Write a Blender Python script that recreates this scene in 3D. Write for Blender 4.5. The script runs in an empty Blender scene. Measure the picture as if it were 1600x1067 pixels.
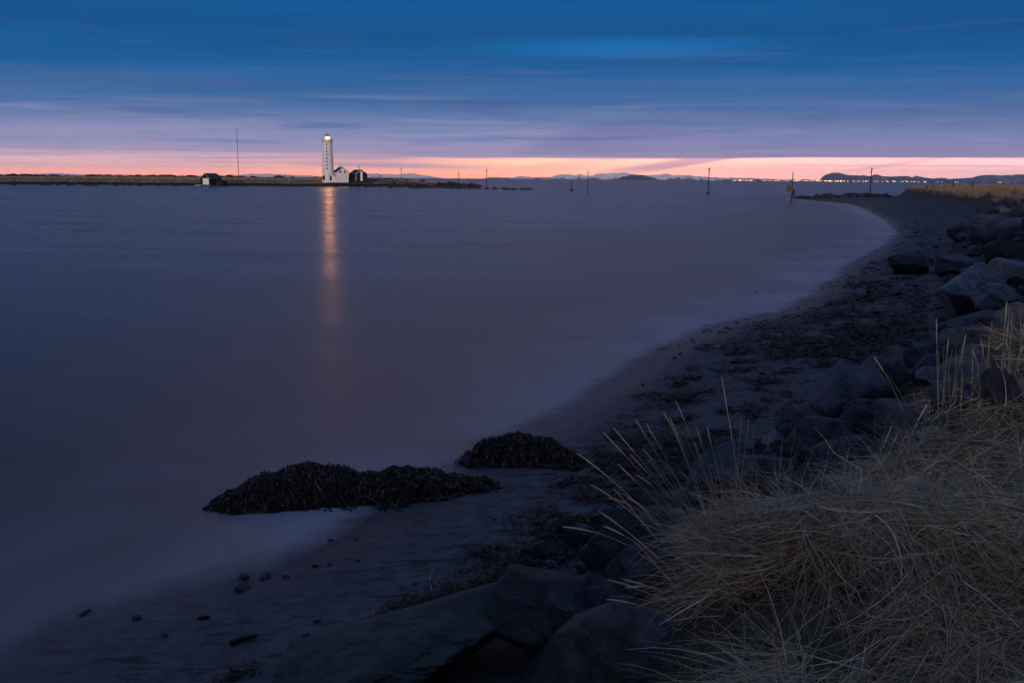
import bpy, bmesh, math, random
import numpy as np
from mathutils import Matrix, Vector
R = math.radians
random.seed(7); rng = np.random.default_rng(7)
S = bpy.context.scene
COL = S.collection

# ------------------------------------------------------------------ camera
CAM = np.array([0.0, 0.0, 4.4]); F = 1422.0; PITCH = R(10.13); ROLL = R(0.43)
FW = np.array([0, math.cos(PITCH), -math.sin(PITCH)])
_r = np.array([1.0, 0, 0]); _u = np.array([0, math.sin(PITCH), math.cos(PITCH)])
RT = math.cos(ROLL)*_r + math.sin(ROLL)*_u
UP = -math.sin(ROLL)*_r + math.cos(ROLL)*_u
cd = bpy.data.cameras.new("camera"); cam = bpy.data.objects.new("camera", cd); COL.objects.link(cam)
cd.sensor_width = 36; cd.lens = 36*F/1600; cd.clip_start = 0.1; cd.clip_end = 120000
m = Matrix.Identity(4)
for i in range(3):
    m[i][0] = RT[i]; m[i][1] = UP[i]; m[i][2] = -FW[i]; m[i][3] = CAM[i]
cam.matrix_world = m
S.camera = cam
S.view_settings.view_transform = 'Standard'; S.view_settings.look = 'None'
S.view_settings.exposure = 0.0; S.view_settings.gamma = 1.0
S.cycles.use_denoising = True
S.cycles.volume_bounces = 1
S.cycles.max_bounces = 8
S.cycles.sample_clamp_indirect = 4.0

def lin(r, g, b):
    f = lambda c: c/12.92 if c <= .04045 else ((c+.055)/1.055)**2.4
    return (f(r/255), f(g/255), f(b/255), 1)

class G:
    """small helper for writing node graphs"""
    def __init__(s, tree): s.t = tree; s.n = tree.nodes; s.l = tree.links
    def node(s, typ, **kw):
        n = s.n.new(typ)
        for k, v in kw.items(): setattr(n, k, v)
        return n
    def put(s, sock, v):
        if hasattr(v, 'node'): s.l.new(v, sock)
        elif v is not None: sock.default_value = v
    def m(s, op, a, b=None, c=None, clamp=False):
        n = s.node('ShaderNodeMath', operation=op, use_clamp=clamp)
        for i, v in enumerate((a, b, c)):
            if v is not None: s.put(n.inputs[i], v)
        return n.outputs[0]
    def ss(s, x, a, b):
        n = s.node('ShaderNodeMapRange', interpolation_type='SMOOTHSTEP')
        s.put(n.inputs['Value'], x); n.inputs['From Min'].default_value = a; n.inputs['From Max'].default_value = b
        return n.outputs[0]
    def mix(s, f, a, b, blend='MIX'):
        n = s.node('ShaderNodeMix', data_type='RGBA', blend_type=blend)
        s.put(n.inputs[0], f); s.put(n.inputs[6], a); s.put(n.inputs[7], b)
        return n.outputs[2]
    def ramp(s, x, stops, interp='LINEAR'):
        n = s.node('ShaderNodeValToRGB'); cr = n.color_ramp; cr.interpolation = interp
        while len(cr.elements) < len(stops): cr.elements.new(0.5)
        for e, (p, c) in zip(cr.elements, stops):
            e.position = p; e.color = c
        s.put(n.inputs[0], x); return n.outputs[0]
    def xyz(s, x, y, z=0.0):
        n = s.node('ShaderNodeCombineXYZ')
        for i, v in enumerate((x, y, z)): s.put(n.inputs[i], v)
        return n.outputs[0]
    def noise(s, vec, scale=1.0, detail=3.0, rough=0.5, dist=0.0):
        n = s.node('ShaderNodeTexNoise'); s.put(n.inputs['Vector'], vec)
        n.inputs['Scale'].default_value = scale; n.inputs['Detail'].default_value = detail
        n.inputs['Roughness'].default_value = rough; n.inputs['Distortion'].default_value = dist
        return n.outputs['Fac']

# ------------------------------------------------------------------ dusk sky
W = bpy.data.worlds.new("World"); S.world = W; W.use_nodes = True
W.node_tree.nodes.clear(); g = G(W.node_tree)
SUN_EL, SUN_ROT = R(-4.0), R(0.0)
tc = g.node('ShaderNodeTexCoord'); sp = g.node('ShaderNodeSeparateXYZ'); g.put(sp.inputs[0], tc.outputs['Generated'])
dx, dy, dz = sp.outputs
e = g.m('MULTIPLY', g.m('ARCSINE', dz), 57.2958)
az = g.m('MULTIPLY', g.m('ARCTAN2', dx, dy), 57.2958)
q = g.m('DIVIDE', 1.0, g.m('ADD', g.m('MAXIMUM', dz, 0.0), 0.06))
u = g.m('MULTIPLY', dx, q); v = g.m('MULTIPLY', dy, q)
n1 = g.noise(g.xyz(g.m('MULTIPLY', u, .45), g.m('ADD', g.m('MULTIPLY', v, 1.5), g.m('MULTIPLY', u, .12)), 3.1), 1.0, 5, .58, .4)
n2 = g.noise(g.xyz(g.m('MULTIPLY', u, .22), g.m('ADD', g.m('MULTIPLY', v, 3.6), g.m('MULTIPLY', u, -.1)), 9.7), 1.0, 6, .62, .3)
n3 = g.noise(g.xyz(g.m('MULTIPLY', az, .05), g.m('MULTIPLY', e, 2.4), 1.3), 1.0, 4, .6, .3)
wx = g.noise(g.xyz(g.m('MULTIPLY', az, .035), g.m('MULTIPLY', e, .5), 5.5), 1.0, 3, .5)
n4 = g.noise(g.xyz(g.m('ADD', g.m('MULTIPLY', az, .085), g.m('MULTIPLY', wx, 1.2)), g.m('ADD', g.m('MULTIPLY', e, 1.9), g.m('MULTIPLY', wx, 3.0)), 2.2), 1.0, 9, .63, .35)
e2 = g.m('ADD', e, g.m('ADD', g.m('MULTIPLY', g.m('SUBTRACT', n1, .5), 3.0), g.m('MULTIPLY', g.m('SUBTRACT', n2, .5), .7)))
def E(y): return math.degrees(math.atan((533-y)/1422)) - 10.13
deck = g.ramp(g.m('DIVIDE', e2, 12.0), [(max(0, E(y))/12, lin(*c)) for y, c in [
    (252, (166, 150, 176)), (238, (152, 141, 172)), (222, (137, 137, 174)), (205, (118, 129, 170)), (190, (99, 121, 167)),
    (175, (82, 114, 166)), (155, (60, 107, 162)), (135, (44, 102, 161)), (112, (18, 93, 155)), (90, (0, 88, 150)), (62, (0, 80, 140)), (20, (0, 85, 150))]])
# right side of the deck is greyer just above the cloud base
rd = g.m('MULTIPLY', g.ss(az, -4, 22), g.m('MULTIPLY', g.ss(e, 5.2, 2.2), .42))
deck = g.mix(rd, deck, lin(92, 104, 154))
# lighter clear streak high up
bl = g.m('MULTIPLY', g.ss(g.m('ABSOLUTE', g.m('SUBTRACT', az, 6.5)), 13, 0), g.ss(g.m('ABSOLUTE', g.m('SUBTRACT', g.m('ADD', e, g.m('MULTIPLY', g.m('SUBTRACT', n2, .5), 2.0)), 7.7)), 1.0, 0))
deck = g.mix(g.m('MULTIPLY', bl, .55), deck, lin(14, 122, 200))
st = g.m('MULTIPLY', g.ss(g.m('ABSOLUTE', g.m('SUBTRACT', az, -8.5)), 8, 0), g.ss(g.m('ABSOLUTE', g.m('SUBTRACT', g.m('SUBTRACT', e, g.m('MULTIPLY', n3, .3)), 4.62)), .2, 0))
deck = g.mix(g.m('MULTIPLY', st, .22), deck, lin(150, 160, 196))
wsp = g.m('MULTIPLY', g.ss(n4, .50, .66), g.m('MULTIPLY', g.ss(e, 1.3, 2.6), g.ss(e, 10.0, 4.5)))
deck = g.mix(g.m('MULTIPLY', wsp, .62), deck, lin(74, 99, 150))
wsl = g.m('MULTIPLY', g.ss(n4, .46, .33), g.m('MULTIPLY', g.ss(e, 1.2, 2.4), g.ss(e, 5.6, 3.2)))
deck = g.mix(g.m('MULTIPLY', wsl, .40), deck, lin(150, 146, 186))
ln = g.m('SUBTRACT', g.m('ADD', e, g.m('MULTIPLY', g.m('SUBTRACT', n3, .5), .5)), 4.62)
lz = g.m('MULTIPLY', g.ss(az, -19, -12), g.ss(az, 12, 4))
deck = g.mix(g.m('MULTIPLY', g.m('MULTIPLY', g.ss(ln, -.30, -.05), g.ss(ln, .06, -.02)), g.m('MULTIPLY', lz, .5)), deck, lin(60, 92, 145))
tx = g.m('ADD', 1.0, g.m('MULTIPLY', g.m('SUBTRACT', n2, .5), .34))
deck = g.mix(1.0, deck, g.xyz(tx, tx, tx), 'MULTIPLY')
# wedge of falling rain above the base
sh0 = g.m('SUBTRACT', az, g.m('MULTIPLY', e, 2.9))
wd = g.m('MULTIPLY', g.m('MULTIPLY', g.ss(sh0, -6.0, -3.6), g.ss(az, 14, 4)), g.m('MULTIPLY', g.ss(e, 1.2, 1.9), g.ss(e, 3.9, 3.0)))
deck = g.mix(g.m('MULTIPLY', wd, .35), deck, lin(92, 92, 146))
# glowing strip under the cloud base
pink = g.ramp(g.m('DIVIDE', g.m('ADD', az, 32.0), 64.0), [(0.0, lin(214, 176, 186)), (.2, lin(226, 174, 178)), (.36, lin(250, 176, 154)), (.5, lin(255, 192, 160)), (.6, lin(255, 194, 176)), (.72, lin(252, 188, 184)), (1.0, lin(226, 184, 200))])
tl = g.ss(az, 2.0, -9.0)
low = g.m('MULTIPLY', g.ss(e, .75, .1), g.m('MULTIPLY', g.ss(az, 8, -4), .7))
pink = g.mix(low, pink, lin(255, 160, 134))
bar = g.m('MULTIPLY', g.m('MULTIPLY', g.ss(n3, .50, .62), g.ss(az, 6.0, -6.0)), g.m('MULTIPLY', g.ss(e, .35, .8), .85))
pink = g.mix(bar, pink, lin(188, 156, 178))
th = g.m('MULTIPLY', g.ss(g.m('ABSOLUTE', g.m('SUBTRACT', g.m('ADD', e, g.m('MULTIPLY', az, .004)), .98)), .07, .0), g.m('MULTIPLY', g.ss(g.m('ABSOLUTE', g.m('SUBTRACT', az, 22.5)), 8, 5), .6))
pink = g.mix(th, pink, lin(176, 140, 172))
sh = g.m('SUBTRACT', az, g.m('MULTIPLY', e, 6.0))
m1 = g.m('MULTIPLY', g.ss(sh, 1.6, 3.6), g.ss(sh, 6.0, 5.2))
m2 = g.m('MULTIPLY', g.ss(sh, 15.4, 16.4), g.ss(sh, 17.6, 16.8))
m3 = g.m('MULTIPLY', g.ss(sh, -4.5, -3.0), g.ss(sh, 1.0, -1.0))
rain = g.m('MULTIPLY', g.m('ADD', g.m('MULTIPLY', m1, .75), g.m('ADD', g.m('MULTIPLY', m2, .35), g.m('MULTIPLY', m3, .25))), g.ss(e, .05, .9))
pink = g.mix(rain, pink, lin(158, 130, 164))
ee = g.m('ADD', e, g.m('MULTIPLY', g.m('SUBTRACT', n3, .5), g.m('ADD', .34, g.m('MULTIPLY', tl, 1.2))))
hard = g.ss(ee, 1.40, 1.22); soft = g.ss(ee, 1.65, .15)
strip = g.m('ADD', g.m('MULTIPLY', hard, g.m('SUBTRACT', 1.0, tl)), g.m('MULTIPLY', soft, tl))
front = g.ss(g.m('ABSOLUTE', az), 115, 50)
strip = g.m('MULTIPLY', strip, front)
pink = g.mix(1.0, pink, (2.35, 2.12, 1.82, 1), 'MULTIPLY')
lk = g.m('ADD', 1.0, g.m('MULTIPLY', g.ss(e, 5.0, 1.0), .42)); deck = g.mix(1.0, deck, g.xyz(lk, lk, lk), 'MULTIPLY')
sky = g.mix(strip, deck, pink)
# high overcast overhead and behind: dim dusk grey blue
ov = g.m('MAXIMUM', g.ss(e, 10.2, 16), g.m('MULTIPLY', g.m('SUBTRACT', 1.0, front), .85))
OVER = (0.060, 0.128, 0.320, 1)
sky = g.mix(ov, sky, g.mix(g.ss(g.m('ABSOLUTE', g.m('ADD', az, 1.0)), 31, 5), (.075, .060, .098, 1), (.29, .165, .165, 1))); sky = g.mix(g.ss(e, 20, 48), sky, OVER)  # unseen mauve pink patch above the view, added to tint the sea's reflection
nish = g.node('ShaderNodeTexSky', sky_type='NISHITA', sun_disc=False, sun_elevation=SUN_EL, sun_rotation=SUN_ROT)
sky = g.mix(0.05, sky, nish.outputs[0], 'ADD')
bg = g.node('ShaderNodeBackground'); g.put(bg.inputs[0], sky); bg.inputs[1].default_value = 1.0
wo = g.node('ShaderNodeOutputWorld'); g.l.new(bg.outputs[0], wo.inputs[0])

# added soft lamp low behind the camera, brightens tower, mountains and grass
sd = bpy.data.lights.new("fill_sun", 'SUN'); sd.energy = 2.2; sd.angle = R(9); sd.color = (1.0, .79, .74)
so = bpy.data.objects.new("fill_sun", sd); COL.objects.link(so)
so.rotation_euler = Vector((0.10, 1.0, -0.062)).to_track_quat('-Z', 'Y').to_euler()

# ------------------------------------------------------------------ pixel helpers (reading positions off the photograph)
def ray(px, py):
    d = FW*F + RT*(px-800) - UP*(py-533.5)
    return d/np.linalg.norm(d)
def atz(px, py, z=0.0):
    d = ray(px, py); t = (z-CAM[2])/d[2]; return CAM + d*t
def aty(px, py, Y):
    d = ray(px, py); return CAM + d*((Y-CAM[1])/d[1])

# ------------------------------------------------------------------ noise in numpy
_perm = rng.permutation(4096)
def vnoise(x, y, seed=0):
    x = np.asarray(x, float); y = np.asarray(y, float)
    xi = np.floor(x).astype(np.int64); yi = np.floor(y).astype(np.int64); fx = x-xi; fy = y-yi
    fx = fx*fx*(3-2*fx); fy = fy*fy*(3-2*fy)
    h = lambda a, b: _perm[(_perm[(a+seed*131) & 4095]+b) & 4095]/4095.0
    return (h(xi, yi)*(1-fx)+h(xi+1, yi)*fx)*(1-fy)+(h(xi, yi+1)*(1-fx)+h(xi+1, yi+1)*fx)*fy
def fbm(x, y, seed=0, oct=4):
    s = 0; a = .5
    for k in range(oct):
        s = s+a*(vnoise(x*2**k, y*2**k, seed+k)-.5); a *= .5
    return s
def sstep(x, a, b):
    t = np.clip((x-a)/(b-a), 0, 1); return t*t*(3-2*t)

# ------------------------------------------------------------------ terrain height
shore_px = [(0,1052),(60,1012),(120,982),(200,952),(300,926),(420,893),(500,858),(556,826),(588,800),(606,782),(650,768),(700,750),(730,730),(790,702),(860,668),(960,603),(1040,552),(1130,508),(1230,488),(1290,455),(1340,412),(1390,382),(1408,365),(1390,345),(1350,325),(1330,319),(1240,311)]
SH = [(-3000,-1500),(-300,-120),(-40,-15),(-12,3)] + [tuple(atz(x, y, 0)[:2]) for x, y in shore_px]
SH += [(84,262),(120,272),(220,285),(700,300),(3000,400),(3000,-1500)]
toe_px = [(430,1067),(560,1000),(690,945),(830,890),(905,860),(1000,770),(1150,715),(1240,680),(1400,625),(1462,565),(1462,500),(1462,450),(1478,410),(1490,370),(1490,345),(1450,325),(1400,312)]
TO = [(-3000,-1520),(-300,-128),(-40,-20),(-14,-3),(-6,3)] + [tuple(atz(x, y, .6)[:2]) for x, y in toe_px]
TO += [(104,250),(130,258),(220,272),(700,288),(2990,390),(2990,-1520)]
def sdist(x, y, poly):
    x = np.asarray(x, float); y = np.asarray(y, float)
    best = np.full(x.shape, 1e18); inside = np.zeros(x.shape, bool)
    n = len(poly)
    for i in range(n):
        ax, ay = poly[i]; bx, by = poly[(i+1) % n]
        ex, ey = bx-ax, by-ay
        t = np.clip(((x-ax)*ex+(y-ay)*ey)/(ex*ex+ey*ey), 0, 1)
        best = np.minimum(best, (x-ax-t*ex)**2+(y-ay-t*ey)**2)
        if ay != by:
            c = ((ay > y) != (by > y)) & (x < ex*(y-ay)/ey+ax)
            inside ^= c
    d = np.sqrt(best)
    return np.where(inside, d, -d)
TUSS = [(1.02,3.15,.62,.34),(1.75,3.0,.7,.22),(2.3,4.3,.7,.34),(3.2,5.8,.8,.34),(1.5,2.3,.6,.12),(2.6,3.0,.8,.2),(4.4,7.6,.8,.3)]
def height(x, y):
    x = np.asarray(x, float); y = np.asarray(y, float)
    ds = sdist(x, y, SH); dt = sdist(x, y, TO)
    dt = dt-1.5*sstep(x, .62, -.1)*sstep(y, .6, 1.8)*sstep(dt, 0, 2.5)
    ds = ds + 0.10*np.clip(np.hypot(x, y)/12, .4, 6)*fbm(x*.5, y*.5, 3, 3)
    z = np.where(ds < 0, np.maximum(-3.0, ds*.07), .62*(1-np.exp(-.13*np.maximum(ds, 0))))
    z = z + sstep(ds, .3, 2.5)*(.07*fbm(x*.8, y*.8, 11, 4)+.035*fbm(x*4, y*4, 17, 3)+.016*fbm(x*13, y*13, 19, 3))
    b = sstep(dt, -.3, 3.7)
    z = z + 2.28*b + .5*sstep(np.hypot(x, y), 60, 170)*sstep(dt, 1, 14)
    z = z + b*.12*fbm(x*1.1, y*1.1, 23, 4)*2
    for tx_, ty_, r_, h_ in TUSS:
        z = z + h_*np.exp(-((x-tx_)**2+(y-ty_)**2)/(r_*r_))*sstep(dt, 2.2, 3.4)
    # unseen rise added behind the camera, shaped to keep low light off the foreground
    z = z + (2.7+2.8*sstep(x, 4, 14)+2.6*sstep(-x, 2.4, 4.0))*sstep(dt, 7.0, 22)*(1-sstep(y, 0, 34))
    return z, ds, dt
def hit(px, py):
    d = ray(px, py); t = np.geomspace(1.0, 900, 4000)
    p = CAM[None]+d[None]*t[:, None]
    h = height(p[:, 0], p[:, 1])[0]
    k = np.argmax(p[:, 2] < h)
    if p[k, 2] >= h[k]: return atz(px, py, .3)
    return p[k]

# ------------------------------------------------------------------ object helpers
def tag(o, label=None, cat=None, group=None, kind=None):
    if label: o['label'] = label
    if cat: o['category'] = cat
    if group: o['group'] = group
    if kind: o['kind'] = kind
    return o
def link(name, me, mat=None, parent=None, smooth=False):
    o = bpy.data.objects.new(name, me); COL.objects.link(o)
    if mat:
        for mm in (mat if isinstance(mat, (list, tuple)) else [mat]): me.materials.append(mm)
    if parent: o.parent = parent
    if smooth: me.polygons.foreach_set('use_smooth', np.ones(len(me.polygons), bool))
    return o
def np_mesh(name, V, Fc, smooth=False):
    """vertices (n,3) and faces (m,3 or 4) as arrays"""
    V = np.asarray(V, np.float32); Fc = np.asarray(Fc, np.int32)
    me = bpy.data.meshes.new(name)
    k = Fc.shape[1]
    me.vertices.add(len(V)); me.vertices.foreach_set('co', V.ravel())
    me.loops.add(Fc.size); me.loops.foreach_set('vertex_index', Fc.ravel())
    me.polygons.add(len(Fc)); me.polygons.foreach_set('loop_start', np.arange(0, Fc.size, k, dtype=np.int32))
    me.polygons.foreach_set('loop_total', np.full(len(Fc), k, np.int32))
    me.update(calc_edges=True); me.validate()
    if smooth: me.polygons.foreach_set('use_smooth', np.ones(len(me.polygons), bool))
    return me
def attr(me, name, vals):
    a = me.attributes.new(name, 'FLOAT', 'POINT'); a.data.foreach_set('value', np.asarray(vals, np.float32))
def empty(name, loc, rz=0.0):
    o = bpy.data.objects.new(name, None); COL.objects.link(o); o.location = loc; o.rotation_euler = (0, 0, rz); o.empty_display_size = .2
    return o
class MB:
    """collects boxes, bars, prisms and lathes; build() links them as one mesh"""
    def __init__(s): s.v = []; s.f = []
    def add(s, vs, fs):
        n = len(s.v); s.v += [tuple(map(float, p)) for p in vs]; s.f += [tuple(i+n for i in f) for f in fs]; return s
    def box(s, x0, x1, y0, y1, z0, z1):
        return s.add([(x0,y0,z0),(x1,y0,z0),(x1,y1,z0),(x0,y1,z0),(x0,y0,z1),(x1,y0,z1),(x1,y1,z1),(x0,y1,z1)],
                     [(0,3,2,1),(4,5,6,7),(0,1,5,4),(1,2,6,5),(2,3,7,6),(3,0,4,7)])
    def prism(s, poly, axis, a, b):
        """poly in the two other axes, pushed from a to b along axis 'x','y' or 'z'"""
        n = len(poly)
        f = {'x': lambda p, c: (c, p[0], p[1]), 'y': lambda p, c: (p[0], c, p[1]), 'z': lambda p, c: (p[0], p[1], c)}[axis]
        vs = [f(p, a) for p in poly]+[f(p, b) for p in poly]
        fs = [tuple(range(n))[::-1], tuple(range(n, 2*n))]+[(i, (i+1) % n, n+(i+1) % n, n+i) for i in range(n)]
        return s.add(vs, fs)
    def lathe(s, prof, n=24, cx=0, cy=0, cap=True):
        vs = []; fs = []
        for r, z in prof:
            for k in range(n):
                a = 2*math.pi*k/n; vs.append((cx+r*math.cos(a), cy+r*math.sin(a), z))
        for j in range(len(prof)-1):
            for k in range(n):
                k2 = (k+1) % n; fs.append((j*n+k, j*n+k2, (j+1)*n+k2, (j+1)*n+k))
        if cap: fs += [tuple(range(n))[::-1], tuple(range((len(prof)-1)*n, len(prof)*n))]
        return s.add(vs, fs)
    def tube(s, pts, rad, n=6):
        pts = [Vector(p) for p in pts]; rad = rad if isinstance(rad, (list, tuple)) else [rad]*len(pts)
        vs = []; fs = []
        for i, p in enumerate(pts):
            t = (pts[min(i+1, len(pts)-1)]-pts[max(i-1, 0)]).normalized()
            a = t.cross(Vector((0.31, .95, .1))).normalized(); b = t.cross(a)
            for k in range(n):
                w = 2*math.pi*k/n; vs.append(p+(a*math.cos(w)+b*math.sin(w))*rad[i])
        for j in range(len(pts)-1):
            for k in range(n):
                k2 = (k+1) % n; fs.append((j*n+k, j*n+k2, (j+1)*n+k2, (j+1)*n+k))
        fs += [tuple(range(n))[::-1], tuple(range((len(pts)-1)*n, len(pts)*n))]
        return s.add(vs, fs)
    def build(s, name, mat, parent=None, smooth=False):
        me = bpy.data.meshes.new(name); me.from_pydata(s.v, [], s.f); me.update()
        bm = bmesh.new(); bm.from_mesh(me); bmesh.ops.recalc_face_normals(bm, faces=bm.faces); bm.to_mesh(me); bm.free()
        return link(name, me, mat, parent, smooth)

# ------------------------------------------------------------------ materials
def new_mat(name):
    mt = bpy.data.materials.new(name); mt.use_nodes = True; mt.node_tree.nodes.clear()
    g = G(mt.node_tree); p = g.node('ShaderNodeBsdfPrincipled'); o = g.node('ShaderNodeOutputMaterial')
    g.l.new(p.outputs[0], o.inputs[0]); return mt, g, p, o
def bump(g, p, h, strength, dist):
    b = g.node('ShaderNodeBump'); b.inputs['Strength'].default_value = strength; b.inputs['Distance'].default_value = dist
    g.put(b.inputs['Height'], h); g.l.new(b.outputs[0], p.inputs['Normal'])
def simple(name, c1, c2, scale=4.0, rough=.8, bs=.3, bd=.02, spec=.3, coord='Object', stretch=(1, 1, 1), metal=0):
    mt, g, p, o = new_mat(name)
    tc = g.node('ShaderNodeTexCoord'); mp = g.node('ShaderNodeMapping'); g.l.new(tc.outputs[coord], mp.inputs[0]); mp.inputs['Scale'].default_value = stretch
    n = g.noise(mp.outputs[0], scale, 6, .6)
    g.put(p.inputs['Base Color'], g.mix(g.ss(n, .3, .7), (*c1, 1), (*c2, 1)))
    p.inputs['Roughness'].default_value = rough; p.inputs['Specular IOR Level'].default_value = spec; p.inputs['Metallic'].default_value = metal
    if bs: bump(g, p, g.noise(mp.outputs[0], scale*2.3, 6, .65), bs, bd)
    return mt
def rock_mat(name, c1, c2, moss=None, layered=False):
    mt, g, p, o = new_mat(name)
    tc = g.node('ShaderNodeTexCoord'); oi = g.node('ShaderNodeObjectInfo')
    vec = g.node('ShaderNodeVectorMath', operation='ADD'); g.l.new(tc.outputs['Object'], vec.inputs[0])
    rr = g.m('MULTIPLY', oi.outputs['Random'], 37.0); g.put(vec.inputs[1], g.xyz(rr, rr, rr)); v = vec.outputs[0]
    n = g.noise(v, 2.2, 8, .62, .3); n2 = g.noise(v, 14, 6, .7)
    c = g.mix(g.ss(n, .34, .66), (*c1, 1), (*c2, 1))
    c = g.mix(g.ss(n2, .62, .74), c, tuple(k*.35 for k in c1)+(1,))
    c = g.mix(g.m('MULTIPLY', g.ss(g.noise(v, 30, 3, .6), .68, .78), .6), c, (.34, .33, .30, 1))
    if moss:
        geo = g.node('ShaderNodeNewGeometry'); sx = g.node('ShaderNodeSeparateXYZ'); g.l.new(geo.outputs['Normal'], sx.inputs[0])
        mk = g.m('MULTIPLY', g.ss(sx.outputs[2], .1, .8), g.ss(g.noise(v, 4.5, 9, .72), .42, .58))
        c = g.mix(g.m('MULTIPLY', mk, .6), c, (*moss, 1))
    k = g.m('ADD', .75, g.m('MULTIPLY', oi.outputs['Random'], .5)); c = g.mix(1.0, c, g.xyz(k, k, k), 'MULTIPLY')
    g.put(p.inputs['Base Color'], c); p.inputs['Roughness'].default_value = .72; p.inputs['Specular IOR Level'].default_value = .35
    if layered:
        mp = g.node('ShaderNodeMapping'); g.l.new(v, mp.inputs[0]); mp.inputs['Scale'].default_value = (1.2, 1.2, 11); mp.inputs['Rotation'].default_value = (.5, .6, 0)
        h = g.m('ADD', g.noise(mp.outputs[0], 1.6, 6, .6), g.m('MULTIPLY', g.noise(v, 18, 8, .7), .5))
    else:
        vo = g.node('ShaderNodeTexVoronoi'); g.put(vo.inputs['Vector'], v); vo.inputs['Scale'].default_value = 9
        h = g.m('ADD', g.noise(v, 7, 10, .68), g.m('MULTIPLY', g.ss(vo.outputs['Distance'], .05, .3), .25))
    bump(g, p, h, 1.0, .09)
    return mt
ROCK = rock_mat('basalt', (.075, .082, .092), (.18, .19, .205))
ROCKL = rock_mat('pale_basalt', (.17, .182, .195), (.30, .31, .32))
ROCKM = rock_mat('mossy_basalt', (.07, .077, .08), (.15, .155, .15), moss=(.062, .078, .040))
ROCKS = rock_mat('layered_basalt', (.06, .067, .077), (.145, .153, .168), layered=True)
ROCKD = rock_mat('wet_dark_basalt', (.022, .022, .024), (.05, .048, .045))

# sand, bank soil and grass thatch on one terrain sheet
TERR, g, p, o = new_mat('beach_and_bank')
tc = g.node('ShaderNodeTexCoord'); P3 = tc.outputs['Object']
A = lambda n: (lambda a: a.outputs['Fac'])(g.node('ShaderNodeAttribute', attribute_name=n))
ds_, dt_ = A('shore'), A('toe')
n_f = g.noise(P3, 55, 3, .7); n_m = g.noise(P3, 5, 6, .62); n_l = g.noise(P3, .9, 5, .6)
mp = g.node('ShaderNodeMapping'); g.l.new(P3, mp.inputs[0]); mp.inputs['Rotation'].default_value = (0, 0, R(35)); mp.inputs['Scale'].default_value = (.7, 3.2, 1)
n_s = g.noise(mp.outputs[0], 2.4, 7, .66)
sand = g.mix(g.ss(n_m, .3, .7), (.082, .078, .076, 1), (.165, .157, .15, 1))
sand = g.mix(g.m('MULTIPLY', g.ss(n_f, .5, .72), .6), sand, (.26, .245, .23, 1))
sand = g.mix(g.m('MULTIPLY', g.ss(n_f, .42, .30), .7), sand, (.03, .03, .032, 1))
sand = g.mix(g.m('MULTIPLY', g.ss(n_s, .53, .64), .85), sand, (.042, .036, .034, 1))
wet = g.ss(ds_, 1.6, .15)
n_v = g.noise(P3, 17, 5, .75)
sand = g.mix(g.m('MULTIPLY', g.ss(n_v, .60, .68), .8), sand, (.028, .024, .022, 1))
sand = g.mix(g.m('MULTIPLY', wet, .45), sand, (.05, .05, .052, 1))
soil = g.mix(g.ss(n_m, .35, .65), (.022, .022, .02, 1), (.06, .055, .045, 1))
thatch = g.mix(g.ss(g.noise(P3, 14, 6, .7), .3, .7), (.05, .04, .022, 1), (.16, .125, .07, 1))
nr_ = A('near'); c = g.mix(g.m('MULTIPLY', g.ss(dt_, -.2, .3), nr_), sand, soil)
c = g.mix(g.ss(g.m('ADD', dt_, g.m('MULTIPLY', n_l, .6)), 3.2, 3.6), c, thatch)
c = g.mix(g.m('MULTIPLY', g.ss(g.m('ADD', dt_, g.m('MULTIPLY', n_l, 3.0)), 3.0, 4.5), g.m('SUBTRACT', 1.0, nr_)), c, thatch)
g.put(p.inputs['Base Color'], c)
g.put(p.inputs['Roughness'], g.m('SUBTRACT', .92, g.m('MULTIPLY', wet, .45)))
g.put(p.inputs['Specular IOR Level'], g.m('ADD', .2, g.m('MULTIPLY', wet, .1)))
hh = g.m('ADD', g.m('MULTIPLY', n_f, .35), g.m('ADD', g.m('MULTIPLY', n_s, .9), g.m('MULTIPLY', n_m, .6)))
bump(g, p, hh, .8, .035)

# sea
SEA, g, p, o = new_mat('sea_water')
tc = g.node('ShaderNodeTexCoord'); P3 = tc.outputs['Object']; ds_ = A('shore'); dist_ = A('range')
mp = g.node('ShaderNodeMapping'); g.l.new(P3, mp.inputs[0]); mp.inputs['Scale'].default_value = (.04, .16, 1); mp.inputs['Rotation'].default_value = (0, 0, R(8))
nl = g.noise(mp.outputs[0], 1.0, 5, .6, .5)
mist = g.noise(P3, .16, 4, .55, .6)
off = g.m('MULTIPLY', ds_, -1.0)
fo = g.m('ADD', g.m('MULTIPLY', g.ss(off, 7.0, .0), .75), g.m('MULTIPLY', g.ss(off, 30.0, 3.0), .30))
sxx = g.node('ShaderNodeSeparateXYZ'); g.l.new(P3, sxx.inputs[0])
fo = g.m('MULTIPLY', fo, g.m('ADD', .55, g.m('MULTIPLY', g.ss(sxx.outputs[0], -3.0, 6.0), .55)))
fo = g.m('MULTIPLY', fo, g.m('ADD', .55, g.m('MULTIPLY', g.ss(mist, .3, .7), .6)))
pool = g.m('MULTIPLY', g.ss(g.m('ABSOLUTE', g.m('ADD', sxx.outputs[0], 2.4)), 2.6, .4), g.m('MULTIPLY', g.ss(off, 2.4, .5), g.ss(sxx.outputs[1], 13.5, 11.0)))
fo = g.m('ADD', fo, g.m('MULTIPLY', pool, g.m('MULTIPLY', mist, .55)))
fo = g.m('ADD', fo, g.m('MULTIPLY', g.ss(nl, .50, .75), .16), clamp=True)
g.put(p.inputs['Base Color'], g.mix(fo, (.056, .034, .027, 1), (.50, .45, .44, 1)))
g.put(p.inputs['Roughness'], g.m('ADD', g.m('ADD', .21, g.m('MULTIPLY', nl, .12)), g.m('MULTIPLY', fo, .3)))
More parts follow.
